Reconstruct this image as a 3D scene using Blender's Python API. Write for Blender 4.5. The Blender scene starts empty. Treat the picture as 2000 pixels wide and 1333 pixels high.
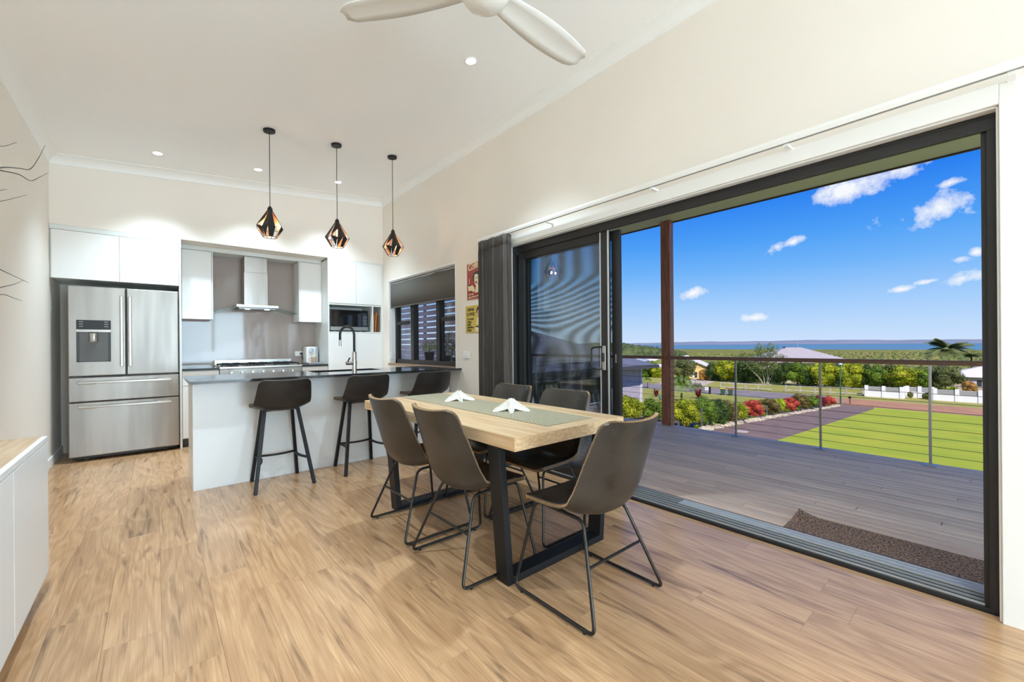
import bpy, bmesh, math, random
from mathutils import Vector, Matrix
random.seed(7)
SC = bpy.context.scene
COL = SC.collection
PI = math.pi
R = math.radians

# ------------------------------------------------------------------ camera
FPX = 817.0                      # focal length in pixels of the 2000 px wide frame
YAW = math.atan(697.0 / 817.0)   # viewing direction, turned from +Y towards +X
EYE = 1.17
camd = bpy.data.cameras.new('camera'); cam = bpy.data.objects.new('camera', camd); COL.objects.link(cam)
camd.sensor_fit = 'HORIZONTAL'; camd.sensor_width = 36.0; camd.lens = FPX / 2000 * 36.0
camd.shift_y = 7.57 / 2000; camd.clip_start = 0.05; camd.clip_end = 60000
cam.matrix_world = Matrix.Translation((0, 0, EYE)) @ Matrix.Rotation(-YAW, 4, 'Z') @ Matrix.Rotation(PI / 2, 4, 'X') @ Matrix.Rotation(-0.0080, 4, 'Z')
SC.camera = cam
FW = (math.sin(YAW), math.cos(YAW)); RT = (math.cos(YAW), -math.sin(YAW))
def ray(px, py):
    u = (px - 1000) / FPX; v = (682.5 - .0121 * (px - 303) - py) / FPX
    return (FW[0] + u * RT[0], FW[1] + u * RT[1], v)

# ------------------------------------------------------------------ view + world sky
SC.view_settings.view_transform = 'Standard'; SC.view_settings.look = 'None'
SC.view_settings.gamma = 1.0; SC.view_settings.use_curve_mapping = False
SC.view_settings.exposure = 0.62
SC.cycles.max_bounces = 16; SC.cycles.diffuse_bounces = 9; SC.cycles.transparent_max_bounces = 24
def srgb(r, g, b):
    return tuple(((c / 255) / 12.92 if c / 255 <= .04045 else ((c / 255 + .055) / 1.055) ** 2.4) for c in (r, g, b))
world = bpy.data.worlds.new('world'); SC.world = world; world.use_nodes = True
nt = world.node_tree; N = nt.nodes; L = nt.links; N.clear()
def nd(t, **k):
    n = N.new(t)
    for a, b in k.items(): setattr(n, a, b)
    return n
def mth(op, a, b=None, c=None, clamp=False):
    n = nd('ShaderNodeMath', operation=op, use_clamp=clamp)
    for i, x in enumerate((a, b, c)):
        if x is None: continue
        if isinstance(x, (int, float)): n.inputs[i].default_value = x
        else: L.new(x, n.inputs[i])
    return n.outputs[0]
tc = nd('ShaderNodeTexCoord'); vec = tc.outputs['Generated']
sep = nd('ShaderNodeSeparateXYZ'); L.new(vec, sep.inputs[0])
ramp = nd('ShaderNodeValToRGB'); L.new(sep.outputs[2], ramp.inputs[0])
el = ramp.color_ramp.elements
el[0].position = 0.0; el[0].color = (*srgb(205, 225, 252), 1)
el[1].position = 1.0; el[1].color = (*srgb(15, 80, 190), 1)
for p, c in ((.03, (192, 220, 252)), (.08, (164, 206, 252)), (.15, (114, 181, 250)), (.21, (78, 160, 247)), (.30, (34, 124, 240)), (.5, (22, 102, 222))):
    e = el.new(p); e.color = (*srgb(*c), 1)
noi = nd('ShaderNodeTexNoise'); noi.inputs['Scale'].default_value = 24; noi.inputs['Detail'].default_value = 7; noi.inputs['Roughness'].default_value = .62
L.new(vec, noi.inputs['Vector'])
noise = mth('SUBTRACT', noi.outputs[0], .5)
total = None
CLOUDS = [(1688, 352, 88, 24, -.22), (1848, 402, 92, 30, -.25), (1868, 352, 30, 8, 0), (1550, 470, 42, 10, -.32), (1352, 572, 27, 10, -.1),
          (1476, 618, 24, 9, 0), (1882, 541, 42, 13, -.12), (1876, 503, 17, 7, 0), (1907, 489, 14, 9, 0), (1765, 562, 15, 6, -.1), (1817, 546, 20, 5, -.15)]
for px, py, a, b, tilt in CLOUDS:
    c = Vector(ray(px, py)).normalized()
    rgt = c.cross(Vector((0, 0, 1))).normalized(); up = rgt.cross(c).normalized()
    rr = rgt * math.cos(tilt) - up * math.sin(tilt); uu = up * math.cos(tilt) + rgt * math.sin(tilt)
    k = FPX * math.sqrt(1 + ((px - 1000) / FPX) ** 2)      # pixels per radian here, roughly
    def dot(v):
        n = nd('ShaderNodeVectorMath', operation='DOT_PRODUCT'); L.new(vec, n.inputs[0]); n.inputs[1].default_value = v; return n.outputs['Value']
    x = mth('MULTIPLY', dot(rr), k / (a * 1.25)); y = mth('MULTIPLY', dot(uu), k / (b * 1.2))
    r2 = mth('ADD', mth('MULTIPLY', x, x), mth('MULTIPLY', y, y))
    front = mth('GREATER_THAN', dot(c), .5)
    m = mth('MULTIPLY', mth('ADD', mth('SUBTRACT', .74, mth('SQRT', r2)), mth('MULTIPLY', noise, 3.0)), 1.25, clamp=True)
    m = mth('MULTIPLY', m, front)
    total = m if total is None else mth('MAXIMUM', total, m)
mix = nd('ShaderNodeMixRGB'); L.new(mth('POWER', total, .8), mix.inputs[0]); L.new(ramp.outputs[0], mix.inputs[1]); mix.inputs[2].default_value = (.93, .95, .99, 1)
bg = nd('ShaderNodeBackground'); L.new(mix.outputs[0], bg.inputs[0]); bg.inputs[1].default_value = 0.65
wo = nd('ShaderNodeOutputWorld'); L.new(bg.outputs[0], wo.inputs[0])

# ------------------------------------------------------------------ sun, added fill lamps and door portal
sd = bpy.data.lights.new('sun', 'SUN'); sd.energy = 3.3; sd.angle = R(.6); sd.color = (1, .95, .86)
so = bpy.data.objects.new('sun', sd); COL.objects.link(so)
so.rotation_euler = Vector((-.50, -.52, .69)).to_track_quat('Z', 'Y').to_euler()
def area(name, loc, aim, sx, sy, energy, color):
    d = bpy.data.lights.new(name, 'AREA'); d.shape = 'RECTANGLE'; d.size = sx; d.size_y = sy; d.energy = energy; d.color = color
    o = bpy.data.objects.new(name, d); COL.objects.link(o); o.location = loc
    o.rotation_euler = (Vector(aim) - Vector(loc)).to_track_quat('-Z', 'Y').to_euler(); return o
area('fill_lamp_rear', (1.6, -5.12, 1.45), (.9, 0, 3.5), 1.95, 2.2, 225, (.63, .835, 1))  # fill lamp added behind the camera to brighten the room
area('fill_lamp_side', (2.95, -2.75, 1.08), (0, -1.9, 2.0), 2.9, 2.0, 58, (.63, .835, 1))  # second added fill lamp, shining in from the side behind the camera
po = area('sky_portal_door', (3.02, 1.55, 1.07), (0, 1.55, 1.07), 3.1, 2.1, 1, (1, 1, 1)); po.data.cycles.is_portal = True
DOWNLIGHT_W = 128.0
PENDANT_W = 1.4

# ------------------------------------------------------------------ materials
MATS = {}
def mat(name, color=(.8, .8, .8), rough=.5, metal=0.0, spec=.5, color2=None, scale=8.0, stretch=(1, 1, 1), detail=4, bump=0.0, bscale=None,
        coat=0.0, emit=None, estr=1.0, rnd=0.0, lo=.35, hi=.65, sheen=0.0, trans=0.0, rough2=None, coord='Object'):
    """Principled material; color2 is mixed in by stretched noise, rnd varies the brightness between copies."""
    if name in MATS: return MATS[name]
    m = bpy.data.materials.new(name); m.use_nodes = True; MATS[name] = m
    t = m.node_tree; p = t.nodes['Principled BSDF']
    p.inputs['Base Color'].default_value = (*color, 1); p.inputs['Roughness'].default_value = rough; p.inputs['Metallic'].default_value = metal
    p.inputs['Specular IOR Level'].default_value = spec; p.inputs['Coat Weight'].default_value = coat; p.inputs['Coat Roughness'].default_value = .05
    if trans: p.inputs['Transmission Weight'].default_value = trans
    if emit: p.inputs['Emission Color'].default_value = (*emit, 1); p.inputs['Emission Strength'].default_value = estr
    col = None
    if color2 is not None or bump or rough2 is not None:
        tcn = t.nodes.new('ShaderNodeTexCoord'); mp = t.nodes.new('ShaderNodeMapping'); mp.inputs['Scale'].default_value = stretch
        src = tcn.outputs[coord]
        if rnd:
            oi = t.nodes.new('ShaderNodeObjectInfo'); sc = t.nodes.new('ShaderNodeVectorMath'); sc.operation = 'SCALE'; sc.inputs[0].default_value = (37, 23, 11)
            t.links.new(oi.outputs['Random'], sc.inputs['Scale']); ad = t.nodes.new('ShaderNodeVectorMath'); t.links.new(src, ad.inputs[0]); t.links.new(sc.outputs[0], ad.inputs[1]); src = ad.outputs[0]
        t.links.new(src, mp.inputs[0])
        no = t.nodes.new('ShaderNodeTexNoise'); no.inputs['Scale'].default_value = scale; no.inputs['Detail'].default_value = detail; t.links.new(mp.outputs[0], no.inputs['Vector'])
        if color2 is not None:
            cr = t.nodes.new('ShaderNodeValToRGB'); cr.color_ramp.elements[0].position = lo; cr.color_ramp.elements[1].position = hi
            cr.color_ramp.elements[0].color = (*color, 1); cr.color_ramp.elements[1].color = (*color2, 1)
            t.links.new(no.outputs[0], cr.inputs[0]); col = cr.outputs[0]
        if rough2 is not None:
            mr = t.nodes.new('ShaderNodeMapRange'); mr.inputs[1].default_value = lo; mr.inputs[2].default_value = hi; mr.inputs[3].default_value = rough; mr.inputs[4].default_value = rough2
            t.links.new(no.outputs[0], mr.inputs[0]); t.links.new(mr.outputs[0], p.inputs['Roughness'])
        if bump:
            bn = t.nodes.new('ShaderNodeBump'); bn.inputs['Strength'].default_value = bump; bn.inputs['Distance'].default_value = .01
            if bscale:
                no2 = t.nodes.new('ShaderNodeTexNoise'); no2.inputs['Scale'].default_value = bscale; no2.inputs['Detail'].default_value = 3; t.links.new(mp.outputs[0], no2.inputs['Vector']); t.links.new(no2.outputs[0], bn.inputs['Height'])
            else: t.links.new(no.outputs[0], bn.inputs['Height'])
            t.links.new(bn.outputs[0], p.inputs['Normal'])
    if rnd:
        oi = t.nodes.new('ShaderNodeObjectInfo'); mr = t.nodes.new('ShaderNodeMapRange'); mr.inputs[3].default_value = 1 - rnd; mr.inputs[4].default_value = 1 + rnd
        t.links.new(oi.outputs['Random'], mr.inputs[0]); mx = t.nodes.new('ShaderNodeVectorMath'); mx.operation = 'SCALE'
        if col is not None: t.links.new(col, mx.inputs[0])
        else: mx.inputs[0].default_value = color
        t.links.new(mr.outputs[0], mx.inputs['Scale']); col = mx.outputs[0]
    if col is not None: t.links.new(col, p.inputs['Base Color'])
    return m
def leafmat(name, c1, c2, scale=2.0):
    m = mat(name, c1, .6, color2=c2, scale=scale, spec=.25, lo=.3, hi=.7)
    return m
def glass(name, tint=(.96, .98, .98), gl=.08, rough=0.0):
    if name in MATS: return MATS[name]
    m = bpy.data.materials.new(name); m.use_nodes = True; MATS[name] = m; t = m.node_tree; t.nodes.clear()
    o = t.nodes.new('ShaderNodeOutputMaterial'); mx = t.nodes.new('ShaderNodeMixShader'); tr = t.nodes.new('ShaderNodeBsdfTransparent'); g = t.nodes.new('ShaderNodeBsdfGlossy')
    tr.inputs[0].default_value = (*tint, 1); g.inputs[1].default_value = rough; mx.inputs[0].default_value = gl
    t.links.new(tr.outputs[0], mx.inputs[1]); t.links.new(g.outputs[0], mx.inputs[2]); t.links.new(mx.outputs[0], o.inputs[0]); return m

WALL = mat('wall_paint', srgb(242, 236, 227), .75, spec=.2, color2=srgb(240, 233, 224), scale=1.5, bump=.02, bscale=300)
CEIL = mat('ceiling_paint', srgb(250, 250, 250), .85, spec=.15)
TRIMW = mat('trim_white', srgb(246, 246, 244), .45, spec=.4)
GLOSSW = mat('gloss_white_laminate', srgb(240, 240, 239), .2, spec=.5, coat=.15)
PANELW = mat('satin_white_panel', srgb(236, 238, 239), .3, spec=.45)
CARC = mat('white_carcass', srgb(226, 230, 228), .4)
STEEL = mat('brushed_steel', (.43, .395, .36), .34, 1.0, color2=(.33, .305, .28), scale=2.2, stretch=(2.5, 1, .25), detail=3, rough2=.42)
STEELH = mat('polished_steel', (.54, .515, .48), .28, 1.0)
CHROME = mat('brushed_nickel', (.62, .60, .57), .16, 1.0)
BLACKP = mat('black_plastic', (.012, .012, .013), .35)
DGREY = mat('dark_grey_plastic', (.06, .06, .062), .4)
BLACKM = mat('black_powdercoat', (.010, .010, .011), .5, spec=.35)
GUNM = mat('gunmetal_tube', (.045, .041, .037), .3, .7)
STONE = mat('black_stone', (.018, .018, .02), .1, spec=.6, color2=(.035, .035, .038), scale=260, coat=.2)
SPLASH = mat('mauve_glass', srgb(178, 164, 158), .05, spec=.32)
LEATHER = mat('aged_leather', (.011, .0095, .0085), .24, spec=.6, color2=(.060, .050, .040), scale=5, detail=13, bump=.12, bscale=140, lo=.30, hi=.74, rough2=.44)
LEATHERB = mat('black_leather', (.013, .012, .012), .36, spec=.5, color2=(.026, .024, .023), scale=7, detail=6, bump=.14, bscale=160)
THREAD = mat('tan_thread', srgb(206, 168, 124), .8)
THREADD = mat('brown_thread', srgb(120, 98, 78), .8)
OAK = mat('oak_table', srgb(232, 204, 166), .40, spec=.4, color2=srgb(198, 160, 116), scale=3.0, stretch=(11, .7, 26), detail=8, bump=.04, lo=.3, hi=.68)
OAKEND = mat('oak_edge', srgb(216, 182, 142), .5, spec=.3, color2=srgb(190, 152, 112), scale=4, stretch=(1, 1, 22), detail=5, bump=.05, lo=.35, hi=.7)
FLOORM = None
FRAME = mat('bronze_aluminium', (.020, .0185, .019), .45, 0, spec=.45)
ALU = mat('silver_aluminium', (.60, .60, .59), .5, .5)
CURTAIN = mat('charcoal_curtain', (.082, .068, .060), .9, spec=.1, color2=(.10, .085, .075), scale=60, stretch=(1, 1, .1), bump=.1)
CURTH = mat('curtain_header', (.125, .11, .098), .9, spec=.1)
BLIND = mat('grey_blind', (.135, .13, .118), .85, spec=.15, color2=(.15, .145, .13), scale=250, bump=.05)
DECK = mat('weathered_deck', srgb(250, 222, 196), .55, spec=.3, color2=srgb(220, 184, 160), scale=3, stretch=(14, .9, 6), detail=7, bump=.12, rnd=.14, lo=.3, hi=.75)
MERBAU = mat('merbau_timber', srgb(168, 108, 84), .4, color2=srgb(132, 80, 62), scale=4, stretch=(12, 12, .8), detail=6, bump=.05)
RAILM = mat('brown_handrail', srgb(128, 92, 76), .35, spec=.5)
SOFFIT = mat('soffit_board', srgb(206, 202, 178), .6)
def floor_material():
    m = bpy.data.materials.new('vinyl_plank'); m.use_nodes = True; t = m.node_tree; p = t.nodes['Principled BSDF']; ln = t.links.new
    def n(k, **kw):
        x = t.nodes.new(k)
        for a, b in kw.items(): setattr(x, a, b)
        return x
    oi = n('ShaderNodeObjectInfo'); tcn = n('ShaderNodeTexCoord')
    off = n('ShaderNodeVectorMath', operation='SCALE'); off.inputs[0].default_value = (31, 47, 5); ln(oi.outputs['Random'], off.inputs['Scale'])
    ad = n('ShaderNodeVectorMath'); ln(tcn.outputs['Object'], ad.inputs[0]); ln(off.outputs[0], ad.inputs[1])
    # broad figure: contour rings stretched along the board
    m1 = n('ShaderNodeMapping'); m1.inputs['Scale'].default_value = (5.0, .8, 1); ln(ad.outputs[0], m1.inputs[0])
    n1 = n('ShaderNodeTexNoise'); n1.inputs['Scale'].default_value = 1.3; n1.inputs['Detail'].default_value = 2.5; n1.inputs['Distortion'].default_value = .6; ln(m1.outputs[0], n1.inputs['Vector'])
    w = n('ShaderNodeMath', operation='MULTIPLY'); w.inputs[1].default_value = 42; ln(n1.outputs[0], w.inputs[0])
    s = n('ShaderNodeMath', operation='SINE'); ln(w.outputs[0], s.inputs[0])
    # fine grain
    m2 = n('ShaderNodeMapping'); m2.inputs['Scale'].default_value = (105, 2.2, 1); ln(ad.outputs[0], m2.inputs[0])
    n2 = n('ShaderNodeTexNoise'); n2.inputs['Scale'].default_value = 1.5; n2.inputs['Detail'].default_value = 6; n2.inputs['Roughness'].default_value = .65; ln(m2.outputs[0], n2.inputs['Vector'])
    # dark gum streaks
    m3 = n('ShaderNodeMapping'); m3.inputs['Scale'].default_value = (16, 1.5, 1); ln(ad.outputs[0], m3.inputs[0])
    n3 = n('ShaderNodeTexNoise'); n3.inputs['Scale'].default_value = 1.4; n3.inputs['Detail'].default_value = 5; n3.inputs['Distortion'].default_value = .8; ln(m3.outputs[0], n3.inputs['Vector'])
    r1 = n('ShaderNodeValToRGB'); r1.color_ramp.elements[0].position = .25; r1.color_ramp.elements[1].position = .75
    r1.color_ramp.elements[0].color = (*srgb(178, 134, 94), 1); r1.color_ramp.elements[1].color = (*srgb(218, 178, 136), 1); ln(n2.outputs[0], r1.inputs[0])
    mr = n('ShaderNodeMapRange'); mr.inputs[1].default_value = -1; mr.inputs[2].default_value = 1; mr.inputs[3].default_value = 0; mr.inputs[4].default_value = .34; ln(s.outputs[0], mr.inputs[0])
    x1 = n('ShaderNodeMixRGB'); ln(mr.outputs[0], x1.inputs[0]); ln(r1.outputs[0], x1.inputs[1]); x1.inputs[2].default_value = (*srgb(150, 108, 74), 1)
    r3 = n('ShaderNodeValToRGB'); r3.color_ramp.elements[0].position = .54; r3.color_ramp.elements[1].position = .74
    r3.color_ramp.elements[0].color = (0, 0, 0, 1); r3.color_ramp.elements[1].color = (.85, .85, .85, 1); ln(n3.outputs[0], r3.inputs[0])
    x2 = n('ShaderNodeMixRGB'); ln(r3.outputs[0], x2.inputs[0]); ln(x1.outputs[0], x2.inputs[1]); x2.inputs[2].default_value = (*srgb(116, 86, 62), 1)
    br = n('ShaderNodeMapRange'); br.inputs[3].default_value = .9; br.inputs[4].default_value = 1.08; ln(oi.outputs['Random'], br.inputs[0])
    sc = n('ShaderNodeVectorMath', operation='SCALE'); ln(x2.outputs[0], sc.inputs[0]); ln(br.outputs[0], sc.inputs['Scale'])
    ln(sc.outputs[0], p.inputs['Base Color']); p.inputs['Roughness'].default_value = .24; p.inputs['Specular IOR Level'].default_value = .6
    b = n('ShaderNodeBump'); b.inputs['Strength'].default_value = .05; b.inputs['Distance'].default_value = .004; ln(n2.outputs[0], b.inputs['Height']); ln(b.outputs[0], p.inputs['Normal'])
    return m
FLOORM = floor_material()
def stripe_material(name, c1, c2, angle, freq, lo, hi, rough=.8):
    m = bpy.data.materials.new(name); m.use_nodes = True; t = m.node_tree; p = t.nodes['Principled BSDF']; ln = t.links.new
    tcn = t.nodes.new('ShaderNodeTexCoord'); mp = t.nodes.new('ShaderNodeMapping'); mp.inputs['Rotation'].default_value = (0, 0, angle); ln(tcn.outputs['Object'], mp.inputs[0])
    w = t.nodes.new('ShaderNodeTexWave'); w.inputs['Scale'].default_value = freq; w.bands_direction = 'X'; ln(mp.outputs[0], w.inputs['Vector'])
    r = t.nodes.new('ShaderNodeValToRGB'); r.color_ramp.elements[0].position = lo; r.color_ramp.elements[1].position = hi
    r.color_ramp.elements[0].color = (*c1, 1); r.color_ramp.elements[1].color = (*c2, 1); ln(w.outputs[0], r.inputs[0]); ln(r.outputs[0], p.inputs['Base Color'])
    b = t.nodes.new('ShaderNodeBump'); b.inputs['Strength'].default_value = .4; b.inputs['Distance'].default_value = .003; ln(w.outputs[0], b.inputs['Height']); ln(b.outputs[0], p.inputs['Normal'])
    p.inputs['Roughness'].default_value = rough; return m
RUNNER = stripe_material('woven_runner', srgb(92, 88, 74), srgb(206, 196, 166), R(40), 40.0, .3, .62)
def screen_material():
    """One sheet of dark fly mesh; slow wavy moire bands are drawn into its transparency."""
    m = bpy.data.materials.new('fly_mesh'); m.use_nodes = True; t = m.node_tree; t.nodes.clear(); ln = t.links.new
    o = t.nodes.new('ShaderNodeOutputMaterial'); mx = t.nodes.new('ShaderNodeMixShader'); tr = t.nodes.new('ShaderNodeBsdfTransparent'); d = t.nodes.new('ShaderNodeBsdfDiffuse')
    d.inputs[0].default_value = (.02, .022, .024, 1)
    tcn = t.nodes.new('ShaderNodeTexCoord'); sp = t.nodes.new('ShaderNodeSeparateXYZ'); ad0 = t.nodes.new('ShaderNodeVectorMath'); ad0.inputs[1].default_value = (2.72, 1.6, 0); ln(tcn.outputs['Object'], ad0.inputs[0]); ln(ad0.outputs[0], sp.inputs[0])
    def M(op, a, b=None):
        n = t.nodes.new('ShaderNodeMath'); n.operation = op
        for i, x in enumerate((a, b)):
            if x is None: continue
            if isinstance(x, (int, float)): n.inputs[i].default_value = x
            else: ln(x, n.inputs[i])
        return n.outputs[0]
    Y = sp.outputs[1]; Z = sp.outputs[2]
    # Z measured from the mid of the ring pattern; rings low down, near-vertical bands above
    zz = M('SUBTRACT', Z, .86); yy = M('ADD', M('SUBTRACT', Y, 2.72), M('MULTIPLY', M('MAXIMUM', zz, 0), .10))
    rad = M('SQRT', M('ADD', M('MULTIPLY', M('MULTIPLY', yy, yy), 1.3), M('MULTIPLY', M('MULTIPLY', zz, zz), M('ADD', .5, M('MULTIPLY', M('LESS_THAN', zz, 0), .5)))))
    lean = M('ADD', rad, M('MULTIPLY', yy, -.12))
    up = M('MULTIPLY', M('SUBTRACT', 1.0, M('MULTIPLY', Y, .85)), 1.0)
    blend = t.nodes.new('ShaderNodeMapRange'); blend.inputs[1].default_value = 1.2; blend.inputs[2].default_value = 1.8; ln(Z, blend.inputs[0]); blend.interpolation_type = 'SMOOTHSTEP'
    ph = M('ADD', M('MULTIPLY', lean, M('SUBTRACT', 1.0, blend.outputs[0])), M('MULTIPLY', up, blend.outputs[0]))
    no = t.nodes.new('ShaderNodeTexNoise'); no.inputs['Scale'].default_value = 2.2; ln(tcn.outputs['Object'], no.inputs['Vector'])
    ph = M('ADD', ph, M('MULTIPLY', no.outputs[0], .1))
    s = M('SINE', M('MULTIPLY', ph, 36.0))
    mr = t.nodes.new('ShaderNodeMapRange'); mr.inputs[1].default_value = -1; mr.inputs[2].default_value = 1; mr.inputs[3].default_value = .50; mr.inputs[4].default_value = .90; ln(s, mr.inputs[0])
    ln(mr.outputs[0], mx.inputs[0]); ln(tr.outputs[0], mx.inputs[1]); ln(d.outputs[0], mx.inputs[2]); ln(mx.outputs[0], o.inputs[0]); return m
FLYMESH = screen_material()
PANE = glass('clear_pane', (.94, .97, .97), .06)
HOODGLASS = glass('hood_glass', (.80, .86, .84), .14)

# ------------------------------------------------------------------ mesh builder
WL = {}
class MB:
    def __init__(s): s.v = []; s.f = []
    def add(s, vs, fs):
        k = len(s.v); s.v += [tuple(v) for v in vs]; s.f += [tuple(i + k for i in f) for f in fs]; return s
    def box(s, x0, x1, y0, y1, z0, z1):
        if x0 > x1: x0, x1 = x1, x0
        if y0 > y1: y0, y1 = y1, y0
        if z0 > z1: z0, z1 = z1, z0
        return s.add([(x0, y0, z0), (x1, y0, z0), (x1, y1, z0), (x0, y1, z0), (x0, y0, z1), (x1, y0, z1), (x1, y1, z1), (x0, y1, z1)],
                     [(0, 3, 2, 1), (4, 5, 6, 7), (0, 1, 5, 4), (1, 2, 6, 5), (2, 3, 7, 6), (3, 0, 4, 7)])
    def hexa(s, b, t):      # bottom quad and top quad, both counter-clockwise from above
        return s.add(list(b) + list(t), [(0, 3, 2, 1), (4, 5, 6, 7), (0, 1, 5, 4), (1, 2, 6, 5), (2, 3, 7, 6), (3, 0, 4, 7)])
    def bar(s, a, b, wx, wy, ax=None):   # rectangular bar from a to b
        a = Vector(a); b = Vector(b); d = (b - a).normalized()
        x = Vector(ax) if ax else (Vector((1, 0, 0)) if abs(d.x) < .9 else Vector((0, 1, 0)))
        y = d.cross(x).normalized(); x = y.cross(d).normalized(); c = [(-1, -1), (1, -1), (1, 1), (-1, 1)]
        return s.hexa([a + x * i * wx / 2 + y * j * wy / 2 for i, j in c], [b + x * i * wx / 2 + y * j * wy / 2 for i, j in c])
    def tube(s, pts, r, n=8, closed=False):
        P = [Vector(p) for p in pts]; m = len(P)
        T = []
        for i in range(m):
            a = P[i - 1] if (i > 0 or closed) else P[i]; b = P[(i + 1) % m] if (i < m - 1 or closed) else P[i]
            T.append((b - a).normalized())
        u = T[0].orthogonal().normalized(); rings = []
        for i in range(m):
            u = (u - T[i] * u.dot(T[i])); u = u.normalized() if u.length > 1e-6 else T[i].orthogonal().normalized()
            w = T[i].cross(u); rr = r[i] if isinstance(r, (list, tuple)) else r
            rings.append([P[i] + (u * math.cos(2 * PI * k / n) + w * math.sin(2 * PI * k / n)) * rr for k in range(n)])
        vs = [p for q in rings for p in q]; fs = []
        for i in range(m if closed else m - 1):
            j = (i + 1) % m
            for k in range(n): fs.append((i * n + k, i * n + (k + 1) % n, j * n + (k + 1) % n, j * n + k))
        if not closed: fs.append(tuple(range(n))[::-1]); fs.append(tuple((m - 1) * n + k for k in range(n)))
        return s.add(vs, fs)
    def cyl(s, a, b, r, n=16): return s.tube([a, b], r, n)
    def lathe(s, prof, c=(0, 0, 0), n=24, axis='z'):
        vs = []; fs = []; m = len(prof)
        for r, z in prof:
            for k in range(n):
                a = 2 * PI * k / n; p = (r * math.cos(a), r * math.sin(a), z)
                if axis == 'y': p = (p[0], p[2], p[1])
                if axis == 'x': p = (p[2], p[0], p[1])
                vs.append((p[0] + c[0], p[1] + c[1], p[2] + c[2]))
        for i in range(m - 1):
            for k in range(n): fs.append((i * n + k, i * n + (k + 1) % n, (i + 1) * n + (k + 1) % n, (i + 1) * n + k))
        if prof[0][0] > 1e-4: fs.append(tuple(range(n))[::-1])
        if prof[-1][0] > 1e-4: fs.append(tuple((m - 1) * n + k for k in range(n)))
        return s.add(vs, fs)
    def extrude(s, prof, a, b):      # closed 3D polygon prof (list of Vector offsets) swept from a to b
        a = Vector(a); b = Vector(b); n = len(prof)
        vs = [a + Vector(p) for p in prof] + [b + Vector(p) for p in prof]
        fs = [(i, (i + 1) % n, n + (i + 1) % n, n + i) for i in range(n)] + [tuple(range(n))[::-1], tuple(range(n, 2 * n))]
        return s.add(vs, fs)
    def mesh(s, name):
        me = bpy.data.meshes.new(name); me.from_pydata([tuple(v) for v in s.v], [], s.f); me.update()
        return me
    def build(s, name, m, parent=None, local=False, bevel=0, smooth=0, solid=0, fix=True):
        o0 = WL.get(parent.name, Vector()) if (parent and not local) else Vector()
        if o0.length: s.v = [tuple(Vector(v) - o0) for v in s.v]
        me = s.mesh(name)
        if fix:
            bm = bmesh.new(); bm.from_mesh(me); bmesh.ops.recalc_face_normals(bm, faces=bm.faces); bm.to_mesh(me); bm.free()
        return link(name, me, m, parent, bevel, smooth, solid, o0)
def link(name, me, m, parent=None, bevel=0, smooth=0, solid=0, wl=None):
    if m: me.materials.append(m)
    if smooth:
        me.shade_smooth(); me.set_sharp_from_angle(angle=R(smooth))
    o = bpy.data.objects.new(name, me); COL.objects.link(o)
    if parent: o.parent = parent
    WL[o.name] = wl if wl is not None else Vector()
    if solid:
        k = o.modifiers.new('thickness', 'SOLIDIFY'); k.thickness = solid; k.offset = -1
    if bevel:
        k = o.modifiers.new('edge', 'BEVEL'); k.width = bevel; k.segments = 2; k.limit_method = 'ANGLE'; k.angle_limit = R(40)
    return o
def tag(o, label, cat, group=None, kind=None):
    o['label'] = label; o['category'] = cat
    if group: o['group'] = group
    if kind: o['kind'] = kind
    return o
def root(name, label, cat, loc=(0, 0, 0), rz=0, group=None, kind=None):
    e = bpy.data.objects.new(name, None); COL.objects.link(e); e.location = loc; e.rotation_euler = (0, 0, rz); e.empty_display_size = .1
    WL[e.name] = Vector(loc); return tag(e, label, cat, group, kind)
def B(name, m, parent, *boxes, bevel=0, local=False):
    b = MB()
    for q in boxes: b.box(*q)
    return b.build(name, m, parent, local, bevel)
def copy_tree(o, parent=None):
    c = o.copy(); COL.objects.link(c); c.parent = parent
    for ch in list(o.children): copy_tree(ch, c)
    return c
def fillet(pts, r, seg=5, closed=False):
    P = [Vector(p) for p in pts]; out = []; n = len(P)
    for i in range(n):
        if not closed and i in (0, n - 1): out.append(P[i]); continue
        a = (P[i - 1] - P[i]); b = (P[(i + 1) % n] - P[i]); rr = min(r, a.length * .49, b.length * .49); a.normalize(); b.normalize()
        p0 = P[i] + a * rr; p1 = P[i] + b * rr
        for k in range(seg + 1):
            t = k / seg; out.append(p0 * (1 - t) ** 2 + P[i] * 2 * t * (1 - t) + p1 * t * t)
    return out
def text_mesh(body, size, shear=0, align='LEFT', extrude=.0006, spacing=1.0, bold=0.0):
    c = bpy.data.curves.new('lettering', 'FONT'); c.body = body; c.size = size; c.shear = shear; c.align_x = align; c.extrude = extrude; c.space_character = spacing; c.offset = bold
    o = bpy.data.objects.new('lettering', c); COL.objects.link(o)
    dg = bpy.context.evaluated_depsgraph_get(); me = bpy.data.meshes.new_from_object(o.evaluated_get(dg))
    bpy.data.objects.remove(o); return me

# ================================================================== THE SETTING
XL, XR, YB, YW, YR = -.80, 2.67, 6.17, 6.80, -4.9     # left wall, right wall, bulkhead face, true back wall, rear wall
def zc(x): return 3.11 + .081 * (x - XL)
DY0, DY1, DZ = .005, 3.17, 2.15                      # door opening
WY0, WY1, WZ0, WZ1 = 4.143, 5.97, .90, 2.13          # kitchen window opening
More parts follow.
